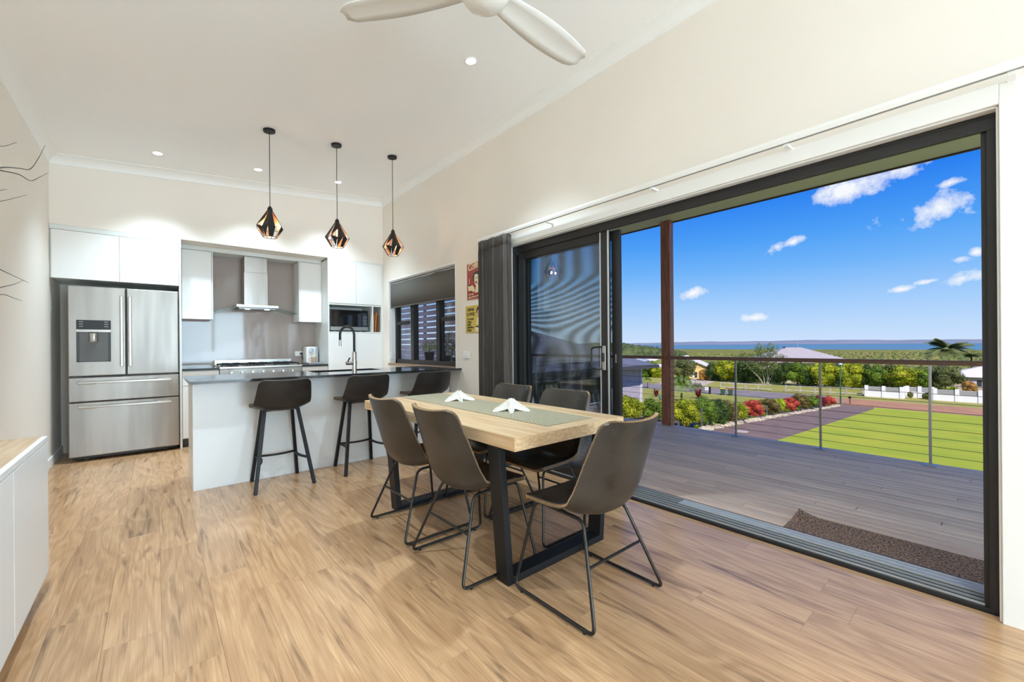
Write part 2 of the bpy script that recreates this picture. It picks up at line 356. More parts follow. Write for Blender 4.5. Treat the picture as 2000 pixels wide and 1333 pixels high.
# floor: slab and planks
slab = B('floor', mat('floor_underlay', srgb(120, 90, 66), .8), None, (XL - .2, XR + .05, YR - .2, YW + .1, -.12, -.005))
tag(slab, 'light oak-look plank floor running through kitchen and dining room', 'floor', kind='structure')
def plank_mesh(w, l, t, ch, name):
    b = MB(); c = ch
    b.add([(0, 0, 0), (w, 0, 0), (w, l, 0), (0, l, 0), (0, 0, t - c), (w, 0, t - c), (w, l, t - c), (0, l, t - c), (c, c, t), (w - c, c, t), (w - c, l - c, t), (c, l - c, t)],
          [(0, 1, 5, 4), (1, 2, 6, 5), (2, 3, 7, 6), (3, 0, 4, 7), (4, 5, 9, 8), (5, 6, 10, 9), (6, 7, 11, 10), (7, 4, 8, 11), (8, 9, 10, 11)])
    return b.mesh(name)
PM = {}
def plank(x, w, y0, y1, z, t, m, parent, name='plank', ch=.0008):
    k = (round(w, 3), round(y1 - y0, 3), t, name)
    if k not in PM:
        PM[k] = plank_mesh(w, y1 - y0, t, ch, name); PM[k].materials.append(m)
    o = bpy.data.objects.new(name, PM[k]); COL.objects.link(o); o.parent = parent; o.location = (x, y0, z); return o
PW, PL = .18, 1.22
x = .0147 - PW * 5; row = 0
while x < XR + .04:
    x0 = max(x, XL); x1 = min(x + PW, XR + .045)
    off = 2.264 if abs(x - (.0147 - PW)) < .01 else (row * .47 + (row * row * .13)) % PL
    y = off - PL * 6
    while y < YW:
        a = max(y, -1.8); b_ = min(y + PL, YW)
        if b_ - a > .05 and x1 - x0 > .02: plank(x0 + .0003, x1 - x0 - .0006, a + .0003, b_ - .0003, -.0055, .0055, FLOORM, slab, ch=.0004)
        y += PL
    x += PW; row += 1
rearfloor = B('plank', FLOORM, slab, (XL, XR + .045, YR, -1.8, -.0055, -.0003))
# walls
wr = MB()
for q in ((XR, XR + .3, YR - .2, -4.3, 0, 3.5), (XR, XR + .3, -4.3, -1.2, DZ, 3.5), (XR, XR + .3, -1.2, DY0, 0, 3.5), (XR, XR + .22, DY0, DY1, DZ, 3.5), (XR, XR + .3, DY1, DY1 + .2, 0, 3.5), (XR, XR + .2, DY1 + .2, WY0, 0, 3.5), (XR, XR + .2, WY0, WY1, 0, WZ0), (XR, XR + .2, WY0, WY1, WZ1, 3.5), (XR, XR + .2, WY1, YW + .15, 0, 3.5)): wr.box(*q)
tag(wr.build('wall_right', WALL), 'cream painted wall with sliding door and servery window', 'wall', kind='structure')
tag(B('wall_left', WALL, None, (XL - .15, XL, YR - .2, YW + .15, 0, 3.2)), 'cream painted side wall beside the fridge and sideboard', 'wall', kind='structure')
tag(B('wall_back', WALL, None, (XL, XR, YB, YW + .15, 2.425, 3.5), (XL, XR, YW, YW + .15, 0, 2.425)), 'cream kitchen wall with bulkhead above the cabinets', 'wall', kind='structure')
wq = MB()
for q in ((XL, .6, YR - .15, YR, 0, 3.5), (2.6, XR, YR - .15, YR, 0, 3.5), (.6, 2.6, YR - .15, YR, 0, .35), (.6, 2.6, YR - .15, YR, 2.55, 3.5)): wq.box(*q)
tag(wq.build('wall_rear', WALL), 'cream painted wall opposite the kitchen with an added window opening', 'wall', kind='structure')
w2 = root('added_window', 'wide unseen window added opposite the kitchen for fill light', 'window', (1.6, YR - .08, .35), kind='structure')  # unseen window, added as an opening for the rear fill lamp
B('window_frame', FRAME, w2, (.6, 2.6, YR - .11, YR - .05, .35, .41), (.6, 2.6, YR - .11, YR - .05, 2.49, 2.55), (.6, .66, YR - .11, YR - .05, .35, 2.55), (2.54, 2.6, YR - .11, YR - .05, .35, 2.55), (1.57, 1.63, YR - .11, YR - .05, .41, 2.49))
B('pane', PANE, w2, (.66, 1.57, YR - .085, YR - .079, .41, 2.49)); B('pane', PANE, w2, (1.63, 2.54, YR - .085, YR - .079, .41, 2.49))
ce = MB(); ce.hexa([(XL, YR - .2, zc(XL)), (XR, YR - .2, zc(XR)), (XR, YB + .02, zc(XR)), (XL, YB + .02, zc(XL))], [(XL, YR - .2, zc(XL) + .15), (XR, YR - .2, zc(XR) + .15), (XR, YB + .02, zc(XR) + .15), (XL, YB + .02, zc(XL) + .15)])
tag(ce.build('ceiling', CEIL), 'smooth white ceiling rising gently towards the deck side', 'ceiling', kind='structure')
def cove(n, s=.092):
    """profile points (out of the wall, down from the ceiling) of a cove cornice"""
    pts = [(0, 0), (s, 0), (s, .008)]
    for k in range(n + 1):
        a = k / n * PI / 2; pts.append((s - .006 - (s - .014) * math.sin(a), .010 + (s - .016) * (1 - math.cos(a))))
    return pts + [(.008, s - .002), (0, s)]
def cornice(name, a, b, out, label):
    o = Vector(out); d = MB()
    d.extrude([o * p - Vector((0, 0, q)) + Vector((0, 0, (o.x * p) * .081)) for p, q in cove(6)], a, b)
    tag(d.build(name, TRIMW, smooth=30), label, 'cornice', kind='structure')
cornice('trim_1', (XL, YR, zc(XL)), (XL, YB, zc(XL)), (1, 0, 0), 'white cove cornice above the side wall')
cornice('trim_2', (XR, YR, zc(XR)), (XR, YB, zc(XR)), (-1, 0, 0), 'white cove cornice above the sliding door wall')
cornice('trim_3', (XL, YB, zc(XL)), (XR, YB, zc(XR)), (0, -1, 0), 'white cove cornice above the kitchen bulkhead')
tag(B('baseboard_left', TRIMW, None, (XL, XL + .014, YR, YW, 0, .09), bevel=.003), 'white skirting board along the side wall', 'skirting', kind='structure')
tag(B('baseboard_right', TRIMW, None, (XR - .014, XR, YR, -4.4, 0, .09), (XR - .014, XR, -1.1, DY0 - .1, 0, .09), (XR - .014, XR, DY1 + .1, 4.25, 0, .09), bevel=.003), 'white skirting board below the sliding door wall', 'skirting', kind='structure')
# architraves
tag(B('trim_4', TRIMW, None, (XR - .016, XR, DY0 - .085, DY0, 0, DZ + .085), (XR - .016, XR, DY1, DY1 + .085, 0, DZ + .085), (XR - .016, XR, DY0, DY1, DZ, DZ + .085),
      (XR, XR + .05, DY0, DY0 + .008, 0, DZ), (XR, XR + .05, DY0, DY1, DZ - .008, DZ), bevel=.003), 'white architrave around the big sliding door', 'architrave', kind='structure')
tag(B('trim_5', TRIMW, None, (XR - .004, XR, WY0 - .018, WY0, WZ0, WZ1 + .018), (XR - .004, XR, WY1, WY1 + .018, WZ0, WZ1 + .018), (XR - .004, XR, WY0, WY1, WZ1, WZ1 + .018),
      (XR, XR + .1, WY0, WY0 + .006, WZ0, WZ1), (XR, XR + .1, WY1 - .006, WY1, WZ0, WZ1), (XR, XR + .1, WY0, WY1, WZ1 - .006, WZ1), bevel=.003), 'white architrave around the kitchen servery window', 'architrave', kind='structure')

# ------------------------------------------------------------------ sliding door
d1 = root('door_1', 'dark bronze stacking sliding door standing open to the deck', 'door', (2.72, 1.6, 0), kind='structure')
FX0, FX1 = 2.72, 2.985
B('door_head', FRAME, d1, (FX0, FX0 + .15, DY0, DY1, DZ - .022, DZ - .009), (FX0, FX0 + .02, DY0, DY1, DZ - .076, DZ - .022), (FX0 + .075, FX0 + .082, DY0, DY1, DZ - .044, DZ - .022), bevel=.002)
B('door_jamb', FRAME, d1, (FX0, FX0 + .15, DY0, DY0 + .035, .0185, DZ - .0765), (FX0 + .021, FX0 + .15, DY0, DY0 + .035, DZ - .0765, DZ - .0225), (FX0 + .022, FX0 + .14, DY0 + .035, DY0 + .052, .0185, DZ - .0225), bevel=0)
B('door_jamb', FRAME, d1, (FX0, FX0 + .15, DY1 - .035, DY1, .0185, DZ - .0765), bevel=.002)
sill = B('door_sill', FRAME, d1, (FX0, FX1, DY0, DY1, -.06, .018), bevel=.002)
for xa in (.028, .068, .108): B('track_channel', BLACKP, sill, (FX0 + xa, FX0 + xa + .012, DY0 + .05, DY1 - .04, .018, .0195))
B('track_cover', ALU, sill, (FX0 + .135, FX0 + .225, DY0 + .05, 1.52, .018, .024), bevel=.001)
for xa in (.022, .062, .102, .145, .185, .225): B('track_rail', ALU, sill, (FX0 + xa - .002, FX0 + xa + .002, DY0 + .05, DY1 - .04, .018, .028))
def panel(x, y0, y1, stile, fill, fm, tk=.035, name='door_panel', inner=None):
    z0, z1 = .03, DZ - .075
    p = B(name, FRAME, d1, (x, x + tk, y0, y0 + stile, z0, z1), (x, x + tk, y1 - stile, y1, z0, z1), (x, x + tk, y0 + stile, y1 - stile, z0, z0 + .10), (x, x + tk, y0 + stile, y1 - stile, z1 - .07, z1), bevel=.002)
    B(fill, fm, p, (x + tk / 2 - .003, x + tk / 2 + .003, y0 + stile, y1 - stile, z0 + .10, z1 - .07))
    return p
pa = panel(FX0 + .018, 2.03, 3.10, .075, 'pane', PANE)
B('edge_seal', ALU, pa, (FX0 + .012, FX0 + .018, 2.098, 2.106, .04, DZ - .08)); B('edge_seal', ALU, pa, (FX0 + .010, FX0 + .018, 2.018, 2.03, .03, DZ - .075))
pb = panel(FX0 + .062, 1.955, 3.08, .07, 'pane', PANE); B('lock_keeper', STEELH, pb, (FX0 + .058, FX0 + .062, 1.985, 1.995, 1.02, 1.09))
def fly(x, y0, y1):
    z0, z1 = .03, DZ - .075
    p = B('screen_panel', FRAME, d1, (x, x + .02, y0, y0 + .05, z0, z1), (x, x + .02, y1 - .05, y1, z0, z1), (x, x + .02, y0 + .05, y1 - .05, z0, z0 + .06), (x, x + .02, y0 + .05, y1 - .05, z1 - .05, z1), bevel=.002)
    MB().add([(x + .01, y0 + .05, z0 + .06), (x + .01, y1 - .05, z0 + .06), (x + .01, y1 - .05, z1 - .05), (x + .01, y0 + .05, z1 - .05)], [(0, 1, 2, 3)]).build('fly_mesh', FLYMESH, p)
fly(FX0 + .105, 1.975, 3.09)
hx = FX0 + .018
hd = B('handle', STEELH, pa, (hx - .016, hx, 2.050, 2.082, .962, 1.158), bevel=.004)
MB().tube(fillet([(hx - .012, 2.08, 1.148), (hx - .034, 2.10, 1.150), (hx - .034, 2.172, 1.140), (hx - .034, 2.172, .980), (hx - .034, 2.10, .970), (hx - .012, 2.08, .972)], .02, 4), .0075, 8).build('grip', BLACKP, hd, smooth=50)
B('latch', BLACKP, hd, (hx - .03, hx - .014, 2.060, 2.074, 1.03, 1.10), bevel=.002)

d2 = root('added_door', 'unseen bronze sliding door added along the deck wall for fill light', 'door', (2.8, -2.75, 0), kind='structure')  # unseen door, added as an opening for the side fill lamp
B('door_frame', FRAME, d2, (2.72, 2.9, -4.3, -4.25, 0, DZ), (2.72, 2.9, -1.25, -1.2, 0, DZ), (2.72, 2.9, -4.25, -1.25, DZ - .06, DZ), (2.72, 2.9, -4.25, -1.25, 0, .02), (2.75, 2.8, -2.8, -2.7, .02, DZ - .06))
B('pane', PANE, d2, (2.77, 2.776, -4.25, -2.8, .02, DZ - .06)); B('pane', PANE, d2, (2.77, 2.776, -2.7, -1.25, .02, DZ - .06))

# ------------------------------------------------------------------ kitchen window
w1 = root('window_1', 'dark grey aluminium servery window above the bench end', 'window', (2.8, 5.05, .9), kind='structure')
wx0, wx1 = XR + .10, XR + .17
B('window_frame', FRAME, w1, (wx0, wx1, WY0, WY1, WZ0, WZ0 + .07), (wx0, wx1, WY0, WY1, WZ1 - .05, WZ1), (wx0, wx1, WY0, WY0 + .04, WZ0, WZ1), (wx0, wx1, WY1 - .05, WY1, WZ0, WZ1), bevel=.002)
B('mullion', FRAME, w1, (wx0 - .01, wx1, 5.36, 5.45, WZ0 + .07, WZ1 - .05), bevel=.002); B('mullion', FRAME, w1, (wx0 - .01, wx1, 4.66, 4.74, WZ0 + .07, WZ1 - .05), bevel=.002)
for (a, b_) in ((5.45, 5.92), (4.183, 4.66)):
    s_ = B('sash', FRAME, w1, (wx0 + .005, wx1 - .01, a, b_, 1.48, 1.53), (wx0 + .01, wx1 - .02, a, a + .025, WZ0 + .07, 1.48), (wx0 + .01, wx1 - .02, b_ - .025, b_, WZ0 + .07, 1.48), bevel=.002)
    B('pane', PANE, s_, (wx0 + .03, wx0 + .035, a + .025, b_ - .025, WZ0 + .07, 1.48)); B('pane', PANE, s_, (wx0 + .045, wx0 + .05, a, b_, 1.53, WZ1 - .05))
B('edge_seal', ALU, w1, (wx0 - .012, wx0 - .008, 5.445, 5.452, WZ0 + .07, WZ1 - .05))
tag(B('trim_6', mat('timber_sill', srgb(150, 120, 96), .45), None, (XR - .02, wx0, WY0, WY1, WZ0 - .012, WZ0 + .012), bevel=.003), 'brown timber sill under the servery window', 'window sill', kind='structure')

# ================================================================== KITCHEN JOINERY
def doors(parent, y, z0, z1, xs, m=GLOSSW, t=.018, gap=.0015, name='cabinet_door'):
    for a, b_ in zip(xs[:-1], xs[1:]): B(name, m, parent, (a + gap, b_ - gap, y, y + t, z0 + gap, z1 - gap), bevel=.0012)
# cabinet above the fridge, with the tall panel that closes the fridge niche
c = root('fridge_cabinet', 'white gloss two-door cabinet above the fridge', 'cabinet', (-.29, 6.45, 1.88))
B('carcass', CARC, c, (XL + .002, .212, YB + .02, YW - .01, 1.885, 2.375)); B('top_filler', CARC, c, (XL + .002, .235, YB, YB + .018, 2.377, 2.424), bevel=.001)
doors(c, YB - .004, 1.882, 2.374, (XL + .012, -.288, .213)); B('side_panel', CARC, c, (.214, .235, YB - .004, YW - .01, 0, 2.377), bevel=.001)
# tall pantry unit: doors, open niches, lower doors
p = root('pantry_cabinet', 'tall white gloss pantry unit with open microwave niche', 'cabinet', (2.26, 6.45, 0))
B('carcass', CARC, p, (1.858, 1.876, YB, YW - .01, .1, 2.40), (2.636, 2.652, YB, YW - .01, .1, 2.40), (1.876, 2.636, YB, YW - .01, 1.765, 1.785), (1.876, 2.636, YB, YW - .01, 1.362, 1.38), (2.497, 2.513, YB, YW - .01, 1.38, 1.765), (1.876, 2.636, YB + .42, YB + .436, 1.38, 1.765), bevel=.001)
B('top_filler', CARC, p, (1.858, 2.668, YB, YB + .018, 2.40, 2.424)); B('side_filler', CARC, p, (2.652, 2.668, YB, YB + .018, 0, 2.40))
doors(p, YB - .004, 1.787, 2.40, (1.872, 2.255, 2.638)); doors(p, YB - .004, .11, 1.36, (1.872, 2.255, 2.638)); B('kickboard', DGREY, p, (1.87, 2.65, YB + .05, YB + .065, 0, .1))
# wall cabinets each side of the hood
YU = 6.46
for nm, xa, xb, lab in (('wall_cabinet', .250, .556, 'narrow white wall cabinet between fridge and range hood'), ('wall_cabinet', 1.556, 1.856, 'narrow white wall cabinet between range hood and pantry')):
    c = root(nm, lab, 'cabinet', ((xa + xb) / 2, 6.6, 1.52), group='wall cabinets beside the hood')
    B('carcass', CARC, c, (xa, xb, YU + .02, YW - .01, 1.535, 2.375), bevel=.001); doors(c, YU, 1.52, 2.372, (xa, xb - .012) if xa < 1 else (xa + .012, xb))
    B('side_panel', CARC, c, ((xb - .011, xb + .004, YU - .002, YW - .01, 1.525, 2.375) if xa < 1 else (xa - .004, xa + .011, YU - .002, YW - .01, 1.525, 2.375)), bevel=.001)
tag(B('trim_7', CARC, None, (.237, 1.857, YU, YU + .02, 2.376, 2.4245), (.237, 1.857, YU + .02, YW - .012, 2.385, 2.4245), bevel=.001), 'white filler strip under the kitchen bulkhead', 'filler strip', kind='structure')
tag(B('splashback', SPLASH, None, (.237, 1.857, YW - .008, YW - .001, .92, 2.384)), 'glossy mauve grey glass splashback behind the cooker', 'splashback')
# base cabinets and rear worktops
for xa, xb, lab, lab2 in ((.238, .592, 'white base cabinet between fridge and cooker', 'short black stone worktop between fridge and cooker'), (1.522, 1.856, 'white base cabinet between cooker and pantry', 'short black stone worktop carrying the coffee machine')):
    c = root('base_cabinet', lab, 'cabinet', ((xa + xb) / 2, 6.5, 0), group='rear base cabinets')
    B('carcass', CARC, c, (xa, xb, 6.21, YW - .01, .1, .895)); B('drawer_front', GLOSSW, c, (xa + .002, xb - .002, 6.19, 6.208, .72, .885), bevel=.001); doors(c, 6.19, .11, .715, (xa, xb)); B('kickboard', DGREY, c, (xa, xb, 6.25, 6.262, 0, .1))
    tag(B('worktop', STONE, None, (xa, xb, 6.17, YW - .01, .898, .92), bevel=.0015), lab2, 'worktop', group='rear worktops')
# ------------------------------------------------------------------ fridge
f = root('refrigerator', 'stainless steel french door fridge with water dispenser', 'fridge', (-.23, 6.45, 0))
fx0, fx1, fs = -.672, .205, -.236; fy = 6.135
B('body', mat('fridge_side', (.22, .22, .22), .4, .6), f, (fx0 + .004, fx1 - .004, fy + .075, 6.77, .045, 1.79), bevel=.006)
B('base_grille', BLACKP, f, (fx0 + .02, fx1 - .02, fy + .08, fy + .14, .018, .05)); 
for xx in (fx0 + .12, fx1 - .12): MB().lathe([(.022, 0), (.025, .01), (.02, .05)], (xx, fy + .11, 0), 14).build('foot', DGREY, f)
dl = B('door', STEEL, f, (fx0, fs - .004, fy, fy + .07, .882, 1.812), bevel=.008); dr = B('door', STEEL, f, (fs + .004, fx1, fy, fy + .07, .882, 1.812), bevel=.008)
w_ = B('drawer', STEEL, f, (fx0, fx1, fy, fy + .07, .618, .868), bevel=.008); lo_ = B('drawer', STEEL, f, (fx0, fx1, fy, fy + .07, .052, .610), bevel=.008)
B('door_gap', BLACKP, f, (fx0 + .01, fx1 - .01, fy + .035, fy + .08, .05, 1.80)); 
for xx in (fx0 + .02, fx1 - .09): B('hinge_cover', DGREY, f, (xx, xx + .07, fy + .01, fy + .09, .869, .880))
for par, xx in ((dl, fs - .033), (dr, fs + .033)):
    B('handle', STEELH, par, (xx - .012, xx + .012, fy - .05, fy - .022, .972, 1.726), (xx - .010, xx + .010, fy - .03, fy, .985, 1.03), (xx - .010, xx + .010, fy - .03, fy, 1.668, 1.713), bevel=.004)
for par, zz in ((w_, .815), (lo_, .565)):
    B('handle', STEELH, par, (fx0 + .07, fx1 - .065, fy - .05, fy - .024, zz - .012, zz + .012), (fx0 + .07, fx0 + .20, fy - .028, fy, zz - .018, zz + .018), (fx1 - .19, fx1 - .065, fy - .028, fy, zz - .018, zz + .018), bevel=.004)
q0, q1 = -.612, -.356
dp = B('dispenser', mat('dispenser_recess', (.10, .10, .098), .35), dl, (q0, q1, fy - .002, fy + .002, 1.028, 1.36)); 
B('control_panel', BLACKP, dl, (q0, q1, fy - .006, fy + .002, 1.365, 1.462), bevel=.004); B('dispenser_trim', STEELH, dl, (q0, q1, fy - .008, fy + .002, 1.338, 1.364), bevel=.001)
B('recess_cheek', mat('dispenser_cheek', (.05, .05, .05), .4), dl, (q0, q0 + .022, fy - .004, fy, 1.03, 1.338), (q1 - .022, q1, fy - .004, fy, 1.03, 1.338), (q0, q1, fy - .004, fy, 1.028, 1.036))
MB().lathe([(.030, 0), (.034, .01), (.036, .085), (.034, .09)], ((q0 + q1) / 2, fy - .018, 1.235), 20).build('paddle', STEELH, dl, smooth=40); B('nozzle', BLACKP, dl, ((q0 + q1) / 2 - .03, (q0 + q1) / 2 + .03, fy - .03, fy, 1.315, 1.338))
for k in range(3):
    for xa in (q0 + .02, q1 - .05): B('icon', mat('icon_grey', (.35, .36, .35), .5), dl, (xa, xa + .03, fy - .0068, fy - .0062, 1.441 - k * .024, 1.447 - k * .024))
tag(B('power_outlet', TRIMW, None, (-.66, -.56, YW - .006, YW - .0005, 1.83, 1.88), bevel=.002), 'white power outlet high in the fridge niche', 'power outlet')
# ------------------------------------------------------------------ cooker
k = root('cooker', 'wide stainless steel freestanding cooker with black trivets', 'cooker', (1.056, 6.48, 0))
cx0, cx1 = .597, 1.517
B('body', STEEL, k, (cx0, cx1, 6.215, YW - .02, .08, .905), bevel=.003); B('plinth', BLACKP, k, (cx0 + .02, cx1 - .02, 6.25, YW - .02, 0, .08))
B('control_panel', STEEL, k, (cx0, cx1, 6.19, 6.216, .80, .895), bevel=.003); od = B('oven_door', BLACKP, k, (cx0 + .005, cx1 - .005, 6.18, 6.214, .24, .79), bevel=.003)
MB().tube(fillet([(cx0 + .06, 6.18, .75), (cx0 + .06, 6.135, .75), (cx1 - .06, 6.135, .75), (cx1 - .06, 6.18, .75)], .015, 3), .009).build('handle', STEELH, od, smooth=50)
B('hob', STEELH, k, (cx0 - .004, cx1 + .004, 6.17, YW - .03, .905, .928), bevel=.003); B('backguard', STEELH, k, (cx0, cx1, YW - .032, YW - .012, .905, .995), bevel=.002)
for q in range(7): MB().lathe([(.0, -.03), (.019, -.028), (.021, 0)], (cx0 + .12 + q * .115, 6.19, .848), 16, 'y').build('knob', STEELH, k, smooth=40)
for q, xx in enumerate((.76, 1.056, 1.352)):
    g = MB()
    for dx in (-.135, .135): g.bar((xx + dx, 6.24, .95), (xx + dx, 6.70, .95), .012, .012)
    for yy in (6.24, 6.47, 6.70): g.bar((xx - .135, yy, .95), (xx + .135, yy, .95), .012, .012)
    for yy in (6.355, 6.585):
        for a in range(4):
            ca, sa = math.cos(a * PI / 2 + PI / 4), math.sin(a * PI / 2 + PI / 4); g.bar((xx + ca * .035, yy + sa * .035, .955), (xx + ca * .12, yy + sa * .12, .955), .009, .014)
    for dx in (-.135, .135):
        for yy in (6.24, 6.70): g.box(xx + dx - .008, xx + dx + .008, yy - .008, yy + .008, .928, .95)
    for dx in (-.10, .06): g.tube([(xx + dx, 6.22, .953), (xx + dx - .012, 6.205, .965), (xx + dx - .03, 6.195, .975)], .004, 6)
    g.build('trivet', BLACKM, k)
    for yy in (6.355, 6.585): MB().lathe([(.05, .928), (.052, .936), (.036, .938), (.036, .944), (.0, .946)], (xx, yy, 0), 20).build('burner', mat('burner_cap', (.05, .05, .05), .4, .5), k, smooth=40)
# ------------------------------------------------------------------ range hood
hd = root('range_hood', 'stainless steel chimney range hood with curved glass canopy', 'range hood', (1.04, 6.6, 1.62))
B('chimney', STEEL, hd, (.902, 1.178, 6.52, YW - .01, 1.725, 2.17), bevel=.002); B('chimney_upper', STEEL, hd, (.907, 1.173, 6.526, YW - .01, 2.17, 2.383), bevel=.002)
B('motor_housing', STEELH, hd, (.80, 1.285, 6.40, YW - .02, 1.690, 1.725), bevel=.004); B('filter', mat('hood_filter', (.3, .3, .3), .4, .9), hd, (.83, 1.255, 6.43, YW - .05, 1.672, 1.691))
gl = MB(); n = 20; vs = []; fs = []
for i in range(n + 1):
    t = -1 + 2 * i / n; xx = 1.045 + t * .47; zz = 1.705 - .075 * t * t; fr = 6.36 + .02 * t * t
    vs += [(xx, fr, zz), (xx, YW - .02, zz), (xx, YW - .02, zz - .006), (xx, fr, zz - .006)]
for i in range(n):
    a = i * 4; b_ = a + 4
    for q in range(4): fs.append((a + q, a + (q + 1) % 4, b_ + (q + 1) % 4, b_ + q))
fs += [(0, 1, 2, 3), (n * 4 + 3, n * 4 + 2, n * 4 + 1, n * 4)]
gl.add(vs, fs).build('glass_canopy', HOODGLASS, hd, smooth=30)
LEDW = mat('led_white', (1, 1, 1), .5, emit=(1, .97, .92), estr=9)
for xx in (.93, 1.155): MB().lathe([(.0, 1.668), (.028, 1.668), (.03, 1.673)], (xx, 6.46, 0), 16).build('hood_lamp', LEDW, hd)
B('button', mat('blue_led', (.1, .2, .8), .4, emit=(.25, .4, 1), estr=1.5), hd, (1.02, 1.028, 6.3985, 6.4, 1.692, 1.700), (1.04, 1.048, 6.3985, 6.4, 1.692, 1.700), (1.06, 1.068, 6.3985, 6.4, 1.692, 1.700))
# ------------------------------------------------------------------ microwave, boards, coffee machine, cup, outlet
mw = root('microwave_oven', 'black and steel microwave in the pantry niche', 'microwave', (2.18, 6.4, 1.38))
B('case', mat('microwave_case', (.42, .42, .42), .35, .8), mw, (1.90, 2.45, 6.235, 6.56, 1.40, 1.705), bevel=.004)
md = B('door', BLACKP, mw, (1.905, 2.36, 6.215, 6.234, 1.455, 1.70), bevel=.002); B('window', mat('microwave_glass', (.01, .01, .012), .05, coat=.5), md, (1.93, 2.34, 6.2125, 6.2155, 1.465, 1.69)); B('lower_rail', STEELH, mw, (1.902, 2.448, 6.212, 6.236, 1.402, 1.453), bevel=.002)
B('control_panel', mat('microwave_glass', (.01, .01, .012), .05), mw, (2.362, 2.445, 6.214, 6.235, 1.455, 1.70), bevel=.001)
kp = MB()
for r_ in range(5):
    for c_ in range(3): kp.box(2.375 + c_ * .02, 2.388 + c_ * .02, 6.2125, 6.2142, 1.49 + r_ * .028, 1.50 + r_ * .028)
kp.build('keypad', mat('key_grey', (.25, .25, .26), .5), mw)
for xx in (1.95, 2.40): B('foot', BLACKP, mw, (xx - .02, xx + .02, 6.25, 6.29, 1.3805, 1.40)); B('foot', BLACKP, mw, (xx - .02, xx + .02, 6.48, 6.52, 1.3805, 1.40))
for q, (xx, hh, ln_, c1) in enumerate(((2.526, .27, .03, (176, 112, 54)), (2.558, .30, .03, (196, 128, 60)), (2.590, .25, .03, (128, 70, 34)))):
    b_ = MB(); b_.hexa([(xx - .009, 6.20, 1.381), (xx + .009, 6.20, 1.381), (xx + .009, 6.42, 1.381), (xx - .009, 6.42, 1.381)], [(xx - .009 + ln_ * .5, 6.20, 1.381 + hh), (xx + .009 + ln_ * .5, 6.20, 1.381 + hh), (xx + .009 + ln_ * .5, 6.42, 1.381 + hh), (xx - .009 + ln_ * .5, 6.42, 1.381 + hh)])
    tag(b_.build('chopping_board', mat('board_wood_%d' % q, srgb(*c1), .5, color2=tuple(v * .75 for v in srgb(*c1)), scale=6, stretch=(1, 1, .2)), bevel=.004), ['thin honey brown chopping board leaning beside the microwave', 'tall amber chopping board standing in the middle of three', 'short dark brown chopping board against the niche side'][q], 'chopping board', 'chopping boards in the niche')
cm = root('coffee_machine', 'small white and grey coffee machine on the rear worktop', 'coffee machine', (1.74, 6.55, .92))
CMW = mat('appliance_white', srgb(232, 230, 226), .3); CMG = mat('appliance_silver', (.45, .46, .48), .35, .6)
B('body', CMW, cm, (1.668, 1.80, 6.56, 6.74, .935, 1.165), bevel=.012); B('base', CMG, cm, (1.66, 1.845, 6.40, 6.74, .9205, .938), bevel=.004)
MB().lathe([(.0, -.02), (.034, -.018), (.036, .01)], (1.735, 6.555, 1.115), 20, 'y').build('brew_head', CMG, cm, smooth=40); MB().lathe([(.02, .94), (.022, .96), (.02, 1.15), (.012, 1.165), (0, 1.166)], (1.822, 6.60, 0), 16).build('milk_frother', CMG, cm, smooth=40)
mg = root('mug', 'pale terracotta mug on the coffee machine tray', 'mug', (1.745, 6.46, .938))
MB().lathe([(.0, .9385), (.03, .9385), (.036, .95), (.041, 1.02), (.038, 1.02), (.033, .952), (0, .946)], (1.745, 6.46, 0), 24).build('cup', mat('peach_glaze', srgb(206, 172, 148), .3), mg, smooth=50)
MB().tube([(1.709, 6.46, 1.008), (1.688, 6.46, 1.004), (1.680, 6.46, .985), (1.690, 6.46, .965), (1.710, 6.46, .962)], .005, 8).build('handle', mat('peach_glaze'), mg, smooth=60)
po_ = root('power_outlet', 'white double power outlet on the splashback with black plug', 'power outlet', (1.63, 6.79, 1.04))
B('plate', TRIMW, po_, (1.572, 1.685, YW - .016, YW - .0085, 1.03, 1.10), bevel=.002); MB().lathe([(0, -.03), (.018, -.028), (.02, 0)], (1.655, YW - .016, 1.065), 16, 'y').build('plug', BLACKP, po_, smooth=40)
MB().tube([(1.655, YW - .04, 1.06), (1.66, YW - .05, 1.02), (1.675, YW - .05, .97), (1.70, YW - .05, .95)], .004, 6).build('cord', BLACKP, po_, smooth=60)

# ------------------------------------------------------------------ island
i_ = root('kitchen_island', 'white panelled kitchen island behind the bar stools', 'kitchen island', (1.45, 4.55, 0))
B('front_panel', PANELW, i_, (.228, XR - .018, 4.263, 4.281, 0, .884), bevel=.001); B('end_panel', PANELW, i_, (.228, .246, 4.2815, 4.835, 0, .884), bevel=.001)
B('carcass', CARC, i_, (.247, 1.18, 4.282, 4.80, .1, .884), (1.96, XR - .018, 4.282, 4.80, .1, .884), (1.18, 1.96, 4.282, 4.80, .1, .66)); B('kickboard', DGREY, i_, (.247, XR - .02, 4.74, 4.75, 0, .1)); doors(i_, 4.802, .11, .88, (.25, .85, 1.45, 2.05, 2.64))
